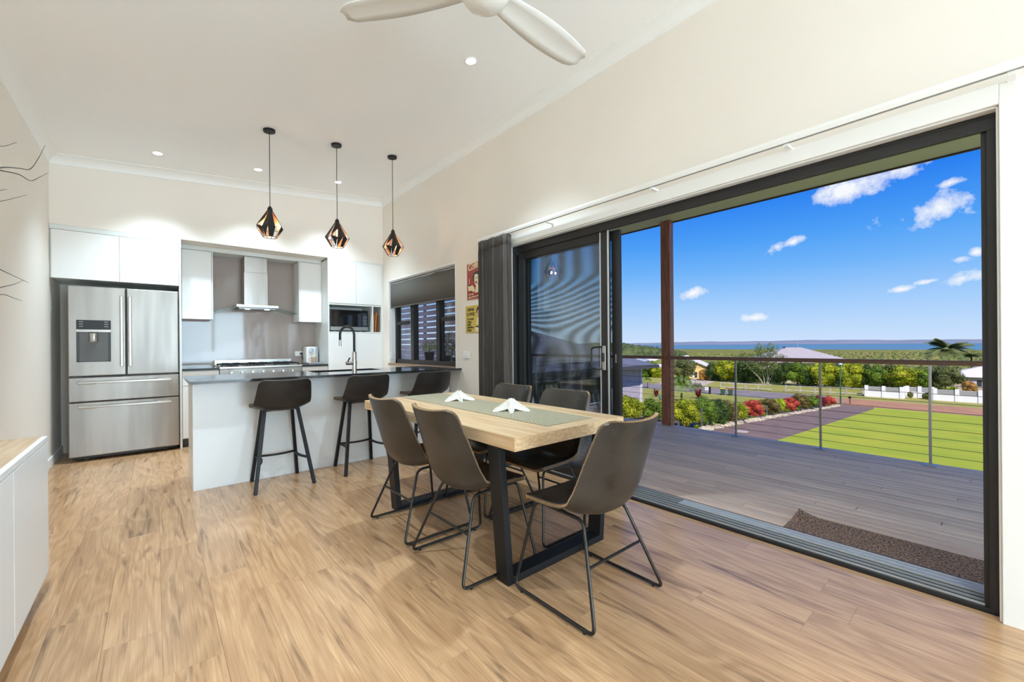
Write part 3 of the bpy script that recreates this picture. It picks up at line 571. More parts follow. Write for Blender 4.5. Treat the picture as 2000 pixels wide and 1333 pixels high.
# benchtop with sink cut-out and servery return to the window
bt = MB(); sx0, sx1, sy0, sy1 = 1.22, 1.92, 4.46, 4.80
bt.box(.195, sx0, 4.02, 4.86, .886, .908); bt.box(sx1, XR - .0005, 4.02, 4.86, .886, .908); bt.box(sx0, sx1, 4.02, sy0, .886, .908); bt.box(sx0, sx1, sy1, 4.86, .886, .908)
tag(bt.build('benchtop', STONE, bevel=0), 'long black stone benchtop on the kitchen island', 'benchtop')
sk = root('sink', 'black undermount sink set into the island benchtop', 'sink', (1.57, 4.63, .7)); SKM = mat('sink_black', (.012, .012, .013), .3)
B('bowl', SKM, sk, (sx0 - .004, sx0, sy0, sy1, .70, .885), (sx1, sx1 + .004, sy0, sy1, .70, .885), (sx0, sx1, sy0 - .004, sy0, .70, .885), (sx0, sx1, sy1, sy1 + .004, .70, .885), (sx0 - .004, sx1 + .004, sy0 - .004, sy1 + .004, .695, .70)); MB().lathe([(.0, .7005), (.04, .7005), (.042, .703), (.03, .704)], (1.57, 4.63, 0), 20).build('drain', STEELH, sk)
tp = root('kitchen_tap', 'gooseneck kitchen tap with black hose and nickel body', 'tap', (1.60, 4.41, .908)); tx, ty = 1.588, 4.41
MB().lathe([(.027, .9085), (.027, .915), (.022, .918), (.022, 1.10), (.018, 1.112), (.0, 1.113)], (tx, ty, 0), 20).build('body', CHROME, tp, smooth=40)
arc = [(tx, ty, 1.10), (tx, ty, 1.25)]
for a in range(0, 181, 15): arc.append((tx - .062 * (1 - math.cos(R(a))), ty + .062 * (1 - math.cos(R(a))) * .5, 1.29 + .085 * math.sin(R(a))))
arc += [(tx - .124, ty + .062, 1.23)]
MB().tube(arc, .0125, 12).build('hose', mat('black_rubber', (.02, .02, .022), .5), tp, smooth=50); MB().cyl((tx - .124, ty + .062, 1.235), (tx - .124, ty + .062, 1.17), .013, 14).build('spout', CHROME, tp, smooth=50)
MB().cyl((tx - .015, ty, .992), (tx - .085, ty, .992), .018, 16).build('valve', CHROME, tp, smooth=50); MB().tube([(tx - .068, ty, 1.008), (tx - .05, ty - .01, 1.05)], [.006, .008], 8).build('lever', BLACKM, tp, smooth=50)
MB().tube([(tx + .015, ty + .012, .91), (tx + .024, ty + .012, 1.0), (tx + .02, ty + .008, 1.02)], .008, 8).build('hose_guide', mat('black_rubber'), tp, smooth=50)

# ------------------------------------------------------------------ blind, signs, switches, curtain
rb = root('roller_blind', 'grey roller blind half drawn over the servery window', 'blind', (2.70, 5.05, 1.73))
MB().cyl((XR + .045, WY0 + .02, 2.09), (XR + .045, WY1 - .02, 2.09), .024, 14).build('roller', mat('blind_tube', (.3, .3, .3), .5), rb, smooth=50); bz = XR + .022
bl = MB(); vs = []; fs = []; n = 40
for i in range(n + 1):
    y = WY0 + .02 + (WY1 - WY0 - .045) * i / n; w = .003 * math.sin(i * .5) * math.sin(i * .13)
    vs += [(bz + w * .2, y, 2.095), (bz + w, y, 1.92), (bz + w, y, 1.745)]
for i in range(n):
    for j in range(2): fs.append((i * 3 + j, i * 3 + j + 1, i * 3 + j + 4, i * 3 + j + 3))
bl.add(vs, fs).build('fabric', BLIND, rb, smooth=60, solid=.0008); B('bottom_bar', BLIND, rb, (bz - .006, bz + .006, WY0 + .02, WY1 - .025, 1.728, 1.746), bevel=.003)
B('head_rail', ALU, rb, (XR + .015, XR + .07, WY0 + .02, WY1 - .02, 2.112, 2.123)); ch = MB()
for k in range(60): ch.lathe([(.0, -.003), (.003, 0), (.0, .003)], (XR + .03, WY1 - .012, 2.06 - k * .018), 6)
ch.build('bead_chain', TRIMW, rb); B('chain_tensioner', TRIMW, rb, (XR + .01, XR + .05, WY1 - .02, WY1 - .0065, .98, 1.05))
SX = XR - .0045
def poly(parent, name, m, pts, y0, z0, w, h_, lift, sub=None):
    """flat print: pts in 0..1 of a sign, x to the viewer's right (towards -Y), y up"""
    b_ = MB(); b_.add([(SX - lift, y0 - a * w, z0 + c_ * h_) for a, c_ in pts], [tuple(range(len(pts)))]); return b_.build(name, m, parent, fix=False)
def lettering(parent, m, body, size, a, c_, y0, z0, w, h_, lift, shear=0, spacing=1.0, bold=0.0, rot=0.0):
    me = text_mesh(body, size, shear, spacing=spacing, bold=bold); M4 = Matrix(((0, 0, -1, 0), (-1, 0, 0, 0), (0, 1, 0, 0), (0, 0, 0, 1))) @ Matrix.Rotation(rot, 4, 'Z')
    me.transform(M4); o0 = WL[parent.name]; me.transform(Matrix.Translation(Vector((SX - lift, y0 - a * w, z0 + c_ * h_)) - o0)); return link('lettering', me, m, parent, wl=o0)
def ell(cx, cy, rx, ry, n=20, a0=0, a1=360): return [(cx + rx * math.cos(R(a0 + (a1 - a0) * k / n)), cy + ry * math.sin(R(a0 + (a1 - a0) * k / n))) for k in range(n + (0 if a1 - a0 == 360 else 1))]
INK = mat('sign_black', (.012, .011, .01), .5); CREAM = mat('sign_cream', srgb(240, 226, 186), .5); SRED = mat('sign_red', srgb(168, 40, 36), .4, color2=srgb(150, 34, 32), scale=12); SYEL = mat('sign_yellow', srgb(214, 192, 84), .45, color2=srgb(204, 180, 80), scale=10); SSKIN = mat('sign_skin', srgb(226, 178, 136), .5)
y0, z0, w, h_ = 3.896, 1.672, .30, .402
s1 = root('tin_sign', 'red retro coffee tin sign with a smiling woman holding a cup', 'sign', (2.66, 3.75, z0))
B('panel', SRED, s1, (SX, XR - .0005, y0 - w, y0, z0, z0 + h_), bevel=.001)
B('border', CREAM, s1, (SX - .0006, SX, y0 - .010, y0 - .007, z0 + .008, z0 + h_ - .008), (SX - .0006, SX, y0 - w + .010, y0 - .007, z0 + h_ - .011, z0 + h_ - .008), (SX - .0006, SX, y0 - w + .010, y0 - .007, z0 + .008, z0 + .011))
lettering(s1, CREAM, 'Coffee', .105, .07, .80, y0, z0, w, h_, .0012, shear=.35, spacing=.86, bold=.0012, rot=.12)
poly(s1, 'woman_hair', INK, ell(.62, .60, .24, .155), y0, z0, w, h_, .0010); poly(s1, 'woman_hair', INK, ell(.80, .52, .16, .17), y0, z0, w, h_, .0010)
poly(s1, 'woman_neck', CREAM, [(.50, .18), (.86, .18), (.80, .40), (.60, .40)], y0, z0, w, h_, .0012)
poly(s1, 'woman_face', CREAM, [(.47, .58), (.50, .66), (.60, .69), (.72, .66), (.76, .56), (.73, .44), (.64, .37), (.56, .38), (.50, .46)], y0, z0, w, h_, .0016)
for a, c_, rx, ry in ((.54, .575, .035, .012), (.67, .57, .035, .012)): poly(s1, 'woman_eye', INK, ell(a, c_, rx, ry), y0, z0, w, h_, .0020)
poly(s1, 'woman_brow', INK, [(.50, .61), (.58, .62), (.58, .612), (.50, .602)], y0, z0, w, h_, .0020); poly(s1, 'woman_brow', INK, [(.63, .61), (.72, .615), (.72, .607), (.63, .602)], y0, z0, w, h_, .0020); poly(s1, 'woman_mouth', SRED, ell(.60, .46, .06, .028), y0, z0, w, h_, .0020)
poly(s1, 'woman_hand', CREAM, [(.30, .26), (.42, .20), (.52, .24), (.46, .34), (.36, .40), (.28, .38)], y0, z0, w, h_, .0012)
poly(s1, 'cup', CREAM, [(.10, .25), (.30, .25), (.32, .40), (.08, .40)], y0, z0, w, h_, .0016); poly(s1, 'cup_rim', INK, ell(.20, .395, .10, .014), y0, z0, w, h_, .0020)
poly(s1, 'steam', CREAM, [(.14, .44), (.17, .49), (.13, .54), (.18, .60), (.20, .60), (.16, .545), (.20, .49), (.17, .44)], y0, z0, w, h_, .0012)
lettering(s1, CREAM, 'You can', .030, .10, .125, y0, z0, w, h_, .0012, shear=.2, bold=.0006, rot=.05); lettering(s1, CREAM, 'sleep when you\'re dead', .028, .10, .05, y0, z0, w, h_, .0012, shear=.2, bold=.0006, rot=.05)
y0, z0, w, h_ = 3.926, 1.305, .32, .302
s2 = root('tin_sign', 'yellow tin sign reading drink coffee, below the red sign', 'sign', (2.66, 3.77, z0))
B('panel', SYEL, s2, (SX, XR - .0005, y0 - w, y0, z0, z0 + h_), bevel=.001)
for tx_, a, c_, sz in (('DRINK', .09, .80, .050), ('COFFEE', .06, .635, .050), ('Do Stupid', .10, .48, .034), ('Things', .10, .375, .034), ('Faster', .10, .275, .034), ('with More', .10, .175, .034), ('Energy', .10, .075, .034)):
    lettering(s2, INK, tx_, sz, a, c_, y0, z0, w, h_, .0012, shear=.18, bold=.0004, spacing=.88)
poly(s2, 'woman_hair', INK, ell(.80, .78, .15, .17), y0, z0, w, h_, .0010); poly(s2, 'woman_dress', CREAM, [(.64, .30), (.98, .30), (.96, .56), (.70, .56)], y0, z0, w, h_, .0010)
poly(s2, 'woman_face', SSKIN, ell(.79, .69, .10, .15), y0, z0, w, h_, .0016); poly(s2, 'woman_mouth', SRED, ell(.78, .61, .04, .02), y0, z0, w, h_, .0020)
for a in (.745, .825): poly(s2, 'woman_eye', INK, ell(a, .72, .025, .012), y0, z0, w, h_, .0020)
poly(s2, 'woman_hand', SSKIN, [(.48, .02), (.60, .02), (.62, .14), (.54, .16)], y0, z0, w, h_, .0012); poly(s2, 'cup', CREAM, [(.60, .04), (.88, .04), (.92, .22), (.56, .22)], y0, z0, w, h_, .0016); poly(s2, 'cup_rim', INK, ell(.74, .22, .17, .022), y0, z0, w, h_, .0020)
sw = root('light_switch', 'white light switch plate between window and curtain', 'light switch', (2.66, 3.91, 1.06)); B('plate', TRIMW, sw, (XR - .009, XR - .0005, 3.853, 3.975, 1.022, 1.097), bevel=.002)
for yy in (3.885, 3.925): B('rocker', TRIMW, sw, (XR - .013, XR - .009, yy - .006, yy + .006, 1.05, 1.068), bevel=.001)
# curtain rail and curtain
cr = root('curtain_rail', 'long white curtain rail above the sliding door', 'curtain rail', (2.6, 1.6, 2.24)); CRX = 2.583
MB().extrude([Vector((-.014, 0, .018)), Vector((-.018, 0, 0)), Vector((-.012, 0, -.018)), Vector((.012, 0, -.018)), Vector((.014, 0, .018))], (CRX, -.8, 2.258), (CRX, 3.56, 2.258)).build('rail', TRIMW, cr, smooth=20)
B('runner_slot', mat('slot_grey', (.28, .28, .28), .6), cr, (CRX - .006, CRX + .006, -.8, 3.56, 2.2385, 2.2405))
for yy in (-.03, .75, 1.55, 2.55, 3.4): B('bracket', TRIMW, cr, (CRX, XR - .0005, yy - .012, yy + .012, 2.225, 2.239), (XR - .005, XR - .0005, yy - .014, yy + .014, 2.17, 2.24), bevel=.001)
ct = root('curtain', 'charcoal pleated curtain stacked beside the sliding door', 'curtain', (2.58, 3.29, 0))
def pleats(za, zb, amp, rows):
    b_ = MB(); vs = []; fs = []; m = 150
    for r_ in range(rows + 1):
        zz = za + (zb - za) * r_ / rows
        for i in range(m + 1):
            t = i / m; y = 3.055 + .465 * t; a = amp * (1 + .25 * math.sin(t * 17)); ph = t * 2 * PI * 11 + .3 * math.sin(zz * 2.1 + t * 9)
            vs.append((CRX - .008 + a * math.sin(ph), y + .006 * math.sin(2 * ph), zz))
    for r_ in range(rows):
        for i in range(m): fs.append((r_ * (m + 1) + i, r_ * (m + 1) + i + 1, (r_ + 1) * (m + 1) + i + 1, (r_ + 1) * (m + 1) + i))
    return b_.add(vs, fs)
pleats(.015, 2.135, .040, 12).build('drape', CURTAIN, ct, smooth=70, solid=.002); pleats(2.135, 2.236, .036, 2).build('header_band', CURTH, ct, smooth=70, solid=.002)

# ================================================================== FURNITURE
def interp(tab, t):
    for (a, *va), (b, *vb) in zip(tab[:-1], tab[1:]):
        if t <= b:
            k = (t - a) / (b - a) if b > a else 0; k = k * k * (3 - 2 * k) if False else k
            return [x + (y - x) * k for x, y in zip(va, vb)]
    return list(tab[-1][1:])
def catmull(P, n):
    out = []
    Q = [P[0]] + P + [P[-1]]
    for i in range(1, len(Q) - 2):
        p0, p1, p2, p3 = (Vector(q) for q in Q[i - 1:i + 3])
        for k in range(n):
            t = k / n; out.append(.5 * ((2 * p1) + (p2 - p0) * t + (2 * p0 - 5 * p1 + 4 * p2 - p3) * t * t + (-p0 + 3 * p1 - 3 * p2 + p3) * t ** 3))
    out.append(Vector(P[-1])); return out
def shell(keys, rc_front, rc_back, ns=14, sub=6):
    """bucket shell. keys: (y, z, half width, edge lift). Returns grid[j][i], normals, rim polyline."""
    C = catmull([Vector((k[0], k[1], k[2])) for k in keys], sub); Lf = catmull([Vector((k[3], 0, 0)) for k in keys], sub)
    # arc length
    S = [0]
    for a, b in zip(C[:-1], C[1:]): S.append(S[-1] + (b.xy - a.xy).length)
    T = S[-1]
    # finer sampling near both ends for the rounded corners
    def at(s):
        for i in range(len(S) - 1):
            if s <= S[i + 1] + 1e-9:
                k = (s - S[i]) / (S[i + 1] - S[i]); return C[i].lerp(C[i + 1], k), Lf[i].x + (Lf[i + 1].x - Lf[i].x) * k, (C[i + 1].xy - C[i].xy).normalized()
        return C[-1], Lf[-1].x, (C[-1].xy - C[-2].xy).normalized()
    stations = sorted(set([rc_front * (1 - math.cos(k / 5 * PI / 2)) for k in range(6)] + [T - rc_back * (1 - math.cos(k / 5 * PI / 2)) for k in range(6)] + [rc_front + (T - rc_front - rc_back) * k / 26 for k in range(27)]))
    grid = []; nor = []
    for s in stations:
        c, lift, tg = at(s); hw = c.z
        if s < rc_front: hw -= rc_front - math.sqrt(max(0, rc_front ** 2 - (rc_front - s) ** 2))
        if T - s < rc_back: hw -= rc_back - math.sqrt(max(0, rc_back ** 2 - (rc_back - (T - s)) ** 2))
        n = Vector((tg.y, -tg.x)); n = n if (n.y > 0 or n.x > .2) else -n     # towards the sitter: up on the seat, forward on the back
        row = []; nr = []
        for i in range(ns + 1):
            u = -1 + 2 * i / ns; u = math.sin(u * PI / 2) * .35 + u * .65; xx = u * hw; q = (abs(xx) / c.z) ** 2.4 * lift
            row.append(Vector((xx, c.x + n.x * q, c.y + n.y * q))); nr.append(Vector((-2.2 * lift * (1 if u > 0 else -1) * (abs(xx) / c.z) ** 1.4 / c.z, n.x, n.y)).normalized())
        grid.append(row); nor.append(nr)
    rim = [grid[j][0] for j in range(len(grid))] + grid[-1][1:] + [grid[j][-1] for j in range(len(grid) - 2, -1, -1)] + grid[0][-2:0:-1]
    rn = [nor[j][0] for j in range(len(grid))] + nor[-1][1:] + [nor[j][-1] for j in range(len(grid) - 2, -1, -1)] + nor[0][-2:0:-1]
    return grid, nor, rim, rn, stations
def shell_mesh(grid, nor, th, m, parent, name):
    b = MB(); nj = len(grid); ni = len(grid[0]); vs = []; fs = []
    for row, nr in zip(grid, nor): vs += row
    for row, nr in zip(grid, nor): vs += [p - n * th for p, n in zip(row, nr)]
    o = nj * ni
    for j in range(nj - 1):
        for i in range(ni - 1):
            a, b_, c_, d = j * ni + i, j * ni + i + 1, (j + 1) * ni + i + 1, (j + 1) * ni + i; fs.append((a, b_, c_, d)); fs.append((o + d, o + c_, o + b_, o + a))
    ring = [j * ni for j in range(nj)] + [(nj - 1) * ni + i for i in range(1, ni)] + [j * ni + ni - 1 for j in range(nj - 2, -1, -1)] + list(range(ni - 2, 0, -1))
    for k in range(len(ring)):
        a, c_ = ring[k], ring[(k + 1) % len(ring)]; fs.append((a, c_, o + c_, o + a))
    return b.add(vs, fs).build(name, m, parent, local=True, smooth=55)
def stitching(rim, rn, th, m, parent, pitch=.0095, r=.0012, amp=.62):
    P = [p - n * th * .5 for p, n in zip(rim, rn)]; cen = sum(P, Vector()) / len(P)
    b = MB(); pts = []; d = 0; side = 1; n_ = len(P)
    for i in range(n_):
        a, c_ = P[i], P[(i + 1) % n_]; l = (c_ - a).length
        if l < 1e-6: continue
        t = (c_ - a) / l
        while d < l:
            q = a + t * d; nn = rn[i]; out = t.cross(nn); out = out if out.dot(q - cen) > 0 else -out
            pts.append(q + nn * th * amp * .55 * side + out * .0012); side = -side; d += pitch / 2
        d -= l
    b.tube(pts, r, 4, closed=True); return b.build('stitching', m, parent, local=True)
def dining_chair():
    e = root('dining_chair', 'x', 'chair', group='dining chairs around the table')
    keys = [(.222, .437, .214, .004), (.19, .450, .223, .008), (.10, .443, .230, .022), (0, .430, .233, .042), (-.075, .424, .233, .066), (-.135, .438, .232, .086), (-.178, .484, .230, .090), (-.207, .56, .227, .084), (-.236, .66, .220, .074), (-.266, .76, .210, .064), (-.294, .850, .198, .056)]
    g, n, rim, rn, st = shell(keys, .055, .05)
    sh = shell_mesh(g, n, .022, LEATHER, e, 'seat_shell'); stitching(rim, rn, .022, THREAD, sh)
    j = 15; MB().tube([p - q * .0225 for p, q in zip(g[j], n[j])], .0016, 5).build('seam', THREADD, sh, local=True)
    for s in (-1, 1):
        lp = fillet([(s * .255, -.243, .014), (s * .255, .238, .014), (s * .185, .165, .424), (s * .150, -.10, .400)], .038, 5, closed=True)
        fr = MB().tube(lp, .0078, 8, closed=True).build('sled_frame', GUNM, e, local=True, smooth=60)
        for yy in (-.19, .19): MB().cyl((s * .255, yy, 0), (s * .255, yy, .010), .007, 8).build('glide', BLACKP, fr, local=True)
    def onleg(t, s): return (s * (.150 + .105 * t), -.10 - .143 * t, .400 - .386 * t)
    MB().cyl(onleg(.44, -1), onleg(.44, 1), .0065, 8).build('stretcher', GUNM, e, local=True, smooth=60)
    MB().box(-.16, .16, .02, .05, .398, .408).build('seat_bracket', GUNM, e, local=True)
    return e
dc = dining_chair()
CH = [((1.566, 1.290, 0), 0, 'brown leather dining chair at the short end of the table, nearest the floor mat side'),
      ((1.336, 1.912, 0), -PI / 2, 'leather dining chair on the kitchen side, beside the end chair'),
      ((1.332, 2.505, 0), -PI / 2, 'leather dining chair on the kitchen side, closest to the bar stools'),
      ((1.905, 1.950, 0), PI / 2, 'leather dining chair on the glass door side, nearer the open deck'),
      ((1.905, 2.505, 0), PI / 2, 'leather dining chair on the glass door side, nearer the curtain')]
CH[0] = (CH[0][0], 0, 'brown leather dining chair at the short end of the table, back turned')
for k, (loc, rz, lab) in enumerate(CH):
    o = dc if k == 0 else copy_tree(dc); o.location = loc; o.rotation_euler = (0, 0, rz); o['label'] = lab
def bar_stool():
    e = root('bar_stool', 'x', 'bar stool', group='bar stools along the island')
    keys = [(.205, .662, .195, .004), (.175, .674, .200, .006), (.09, .668, .206, .016), (0, .658, .208, .03), (-.075, .654, .206, .045), (-.135, .666, .204, .055), (-.172, .705, .202, .055), (-.198, .765, .197, .046), (-.222, .83, .190, .04), (-.245, .902, .182, .034)]
    g, n, rim, rn, st = shell(keys, .05, .045)
    sh = shell_mesh(g, n, .024, LEATHERB, e, 'seat_shell'); stitching(rim, rn, .024, THREADD, sh, r=.0012)
    for s in (-1, 1):
        MB().bar((s * .115, .10, .648), (s * .180, .205, 0), .026, .034, (1, 0, 0)).build('leg', BLACKM, e, local=True, bevel=.004)
        MB().bar((s * .125, -.06, .645), (s * .218, -.205, 0), .026, .034, (1, 0, 0)).build('leg', BLACKM, e, local=True, bevel=.004)
    B('seat_plate', BLACKM, e, (-.135, .135, -.085, .12, .632, .648), local=True, bevel=.003)
    def bow(a, b, out):
        a = Vector(a); b = Vector(b); m = MB(); P = [a.lerp(b, k / 8) + Vector(out) * (1 - (2 * k / 8 - 1) ** 2) for k in range(9)]
        for p, q in zip(P[:-1], P[1:]): m.bar(p, q + (q - p) * .06, .014, .022, (0, 0, 1))
        return m
    t1 = .66; fl = [(s * (.115 + .065 * t1), .10 + .115 * t1, .22) for s in (-1, 1)]; bl_ = [(s * (.125 + .093 * t1), -.06 - .145 * t1, .22) for s in (-1, 1)]
    bow(fl[0], fl[1], (0, -.045, 0)).build('footrest', BLACKM, e, local=True); bow(fl[0], bl_[0], (.03, 0, 0)).build('footrest', BLACKM, e, local=True); bow(fl[1], bl_[1], (-.03, 0, 0)).build('footrest', BLACKM, e, local=True)
    return e
bs = bar_stool()
for k, (loc, lab) in enumerate((((.812, 4.035, 0), 'black leather bar stool nearest the fridge end of the island'), ((1.512, 4.035, 0), 'black leather bar stool in the middle of the three at the island'), ((2.20, 4.035, 0), 'black leather bar stool at the wall end, under the servery window'))):
    o = bs if k == 0 else copy_tree(bs); o.location = loc; o['label'] = lab
# ------------------------------------------------------------------ table
t = root('dining_table', 'oak topped dining table on black steel frame legs', 'table', (1.66, 2.35, 0))
tx0, tx1, ty0, ty1, tz = 1.242, 2.085, 1.442, 3.235, .745
B('tabletop', OAK, t, (tx0, tx1, ty0, ty1, tz - .064, tz), bevel=.0015)
for ya, ye in ((1.555, 1.645), (2.775, 2.865)):
    m = MB(); xa, xb = tx0 + .045, tx1 - .17
    lx = lambda s, z: (1.663 + s * (.372 + (.425 - .372) * z / .68))
    for s in (-1, 1): m.hexa([(lx(s, 0) - (.0 if s > 0 else .0), ya, 0), (lx(s, 0) - s * .038, ya, 0), (lx(s, 0) - s * .038, ye, 0), (lx(s, 0), ye, 0)], [(lx(s, .68), ya, .68), (lx(s, .68) - s * .038, ya, .68), (lx(s, .68) - s * .038, ye, .68), (lx(s, .68), ye, .68)])
    m.box(lx(-1, 0) + .03, lx(1, 0) - .03, ya, ye, 0, .038); m.box(lx(-1, .68) + .03, lx(1, .68) - .03, ya, ye, .655, .68)
    m.build('leg_frame', BLACKM, t, bevel=.002)
def runner_():
    b = MB(); b.box(1.54, 1.91, 1.53, ty1 - .004, tz + .0005, tz + .0035); return b.build('table_runner', RUNNER)
tag(runner_(), 'striped woven table runner along the middle of the table', 'table runner')
def starfish(loc, rz, sc, label):
    e = root('starfish', label, 'ornament', loc, rz, group='white starfish on the table')
    SM = mat('starfish_white', srgb(244, 242, 236), .7, spec=.2, bump=.3, bscale=90)
    b = MB(); n = 5; vs = [(0, 0, .062 * sc)]; fs = []; rings = 8
    for k in range(n):
        for side in (-1, 0, 1): pass
    base = len(vs)
    # each arm: cross sections along its length (left foot, ridge, right foot)
    arms = []
    for k in range(n):
        a = 2 * PI * k / n; d = Vector((math.cos(a), math.sin(a), 0)); l = Vector((-d.y, d.x, 0)); ids = []
        for j in range(1, rings + 1):
            s = j / rings; r = .125 * sc * s; zr = sc * (.058 * (1 - s) ** 1.1 + .012 * (1 - s) + .010); hw = sc * (.021 * (1 - s) ** .9 + .0065); zf = sc * max(.0, .030 * (1 - s) ** 1.6 - .002)
            i0 = len(vs); vs += [d * r - l * hw + Vector((0, 0, zf)), d * r + Vector((0, 0, zr)), d * r + l * hw + Vector((0, 0, zf))]; ids.append((i0, i0 + 1, i0 + 2))
        for p, q in zip(ids[:-1], ids[1:]): fs += [(p[0], q[0], q[1], p[1]), (p[1], q[1], q[2], p[2]), (p[2], q[2], q[0], p[0])]
        fs.append(ids[-1]); arms.append(ids)
    for k in range(n):
        A, C_ = arms[k][0], arms[(k + 1) % n][0]; fs += [(0, A[0], A[1]), (0, A[1], A[2]), (0, A[2], C_[0])]
    vb = len(vs); vs.append((0, 0, .024 * sc))
    for k in range(n):
        A, C_ = arms[k][0], arms[(k + 1) % n][0]; fs += [(vb, A[2], A[0]), (vb, C_[0], A[2])]
    b.add(vs, fs).build('body', SM, e, local=True, smooth=50); sp = MB()
    for k in range(n):
        a = 2 * PI * k / n; d = Vector((math.cos(a), math.sin(a), 0)); l = Vector((-d.y, d.x, 0))
        for j in range(1, 11):
            s = j / 11; r = .12 * sc * s; z = sc * (.062 * (1 - s) ** 1.25 + .012 * (1 - s) + .006)
            for o_ in (-.35, .35):
                p = d * r + l * o_ * sc * (.022 * (1 - s) + .004) + Vector((0, 0, z * .93)); sp.tube([p, p + Vector((0, 0, .013 * sc)) + l * o_ * .010], [.0048 * sc, .0018 * sc], 5)
    q = sp.build('spine', SM, e, local=True); q['kind'] = 'stuff'; return e
starfish((1.765, 2.70, tz + .004), R(34), .95, 'white starfish ornament nearer the kitchen end of the runner')
starfish((1.735, 2.045, tz + .004), R(14), .98, 'white starfish ornament in the middle of the runner, closer to the end chair')

# ------------------------------------------------------------------ sideboard and twigs
s = root('sideboard', 'white sideboard with pale timber top against the side wall', 'sideboard', (-.6, 2.2, 0)); bx0, bx1, by0, by1 = XL + .012, -.395, 1.05, 2.967
B('carcass', CARC, s, (bx0, bx1 - .02, by0, by1, .105, .742), bevel=.001); B('top', mat('pale_timber', srgb(206, 180, 150), .45, color2=srgb(184, 154, 122), scale=4, stretch=(14, .8, 1), detail=6), s, (bx0, bx1 - .018, by0, by1, .742, .752), bevel=.001)
B('front_rail', PANELW, s, (bx1 - .018, bx1 + .002, by0, by1, .728, .752), bevel=.001)
for k in range(3):
    a = by1 - .002 - k * .64; B('cabinet_door', PANELW, s, (bx1 - .018, bx1 + .002, a - .635, a, .107, .724), bevel=.0015)
for xx in (bx0 + .05, bx1 - .06):
    for yy in (by0 + .06, by1 - .06): B('leg', PANELW, s, (xx - .018, xx + .018, yy - .018, yy + .018, 0, .105), bevel=.002)
v = root('twig_vase', 'bare dark branches arching out of a vase on the sideboard', 'vase', (-.62, 1.85, .752))
MB().lathe([(0, .7525), (.06, .7525), (.085, .80), (.09, .90), (.06, 1.02), (.035, 1.08), (.042, 1.10), (.034, 1.10), (.028, 1.08), (.05, 1.02), (.0, .80)], (-.62, 1.85, 0), 28).build('vase', mat('vase_white', srgb(225, 222, 216), .3), v, smooth=50)
TW = mat('dark_twig', (.035, .028, .024), .7)
def onxp(px, py, x):
    r = ray(px, py); d = x / r[0]; return Vector((x, r[1] * d, EYE + r[2] * d))
def twig(pts, r0, r1):
    P = catmull([Vector(q) for q in pts], 5); n_ = len(P)
    MB().tube(P, [r0 + (r1 - r0) * k / (n_ - 1) for k in range(n_)], 6).build('twig', TW, v, smooth=70)
V0 = Vector((-.62, 1.85, 1.05))
def tw(px_pts, x, r0=.003, r1=.0008):
    Q = [onxp(a, b_, x) for a, b_ in px_pts]; twig([V0, V0.lerp(Q[0], .35) + Vector((0, 0, .22)), V0.lerp(Q[0], .75) + Vector((0, -.02, .10))] + Q, r0, r1)
tw([(-14, 336), (12, 331), (42, 333), (62, 334), (78, 313), (91, 288)], -.50, .0045, .001)
tw([(-14, 335), (8, 338), (40, 345), (62, 357), (80, 350), (97, 341)], -.50, .0045, .0008)
tw([(-14, 288), (10, 290), (36, 282)], -.52); tw([(-14, 400), (15, 395), (54, 385)], -.48); tw([(-10, 378), (16, 374)], -.52)
tw([(-14, 524), (10, 535), (34, 546), (56, 556)], -.48); tw([(-14, 566), (14, 563), (30, 559), (46, 552)], -.50, .003, .0008); tw([(-14, 578), (10, 580), (26, 586), (44, 592)], -.52, .003, .0008)

# ------------------------------------------------------------------ ceiling fittings
def spot(parent_loc, energy, name):
    d = bpy.data.lights.new(name, 'SPOT'); d.spot_size = R(98); d.spot_blend = 1.0; d.shadow_soft_size = .045; d.energy = energy; d.color = (.69, .875, 1)
    o = bpy.data.objects.new(name, d); COL.objects.link(o); o.location = parent_loc; return o
DLM = mat('downlight_lens', (1, 1, 1), .4, emit=(1, .96, .9), estr=14)
def downlight(x, y, label, grp):
    z = zc(x); e = root('downlight', label, 'downlight', (x, y, z), group=grp)
    tl = math.atan(.081); e.rotation_euler = (0, -tl, 0)
    MB().lathe([(.046, -.0005), (.046, -.004), (.038, -.005), (.038, -.0005)], (0, 0, 0), 28).build('trim_ring', TRIMW, e, local=True, smooth=30)
    MB().lathe([(.0, -.0035), (.037, -.0035), (.037, -.001)], (0, 0, 0), 28).build('lens', DLM, e, local=True)
    spot((x, y, z - .02), DOWNLIGHT_W, 'downlight_beam')
for x, y, lab in ((1.829, 2.598, 'recessed ceiling downlight over the dining table'), (.032, 5.64, 'recessed ceiling downlight in front of the fridge'), (.93, 5.644, 'recessed ceiling downlight in front of the cooker'), (1.837, 5.635, 'recessed ceiling downlight in front of the pantry')): downlight(x, y, lab, 'ceiling downlights')
for x, y, lab in ((.032, 2.6, 'recessed ceiling downlight over the walkway beside the sideboard'), (.93, -.9, 'recessed ceiling downlight behind the dining area'), (.93, -3.4, 'recessed ceiling downlight near the rear wall')): downlight(x, y, lab, 'ceiling downlights out of view')
COPPER = mat('copper_lining', (.62, .40, .29), .32, .9); CAGEB = mat('cage_black', (.012, .012, .013), .45); BULB = mat('filament_glow', (1, .7, .4), .3, emit=(1, .55, .2), estr=7); BGL = glass('bulb_glass', (1, .88, .72), .06)
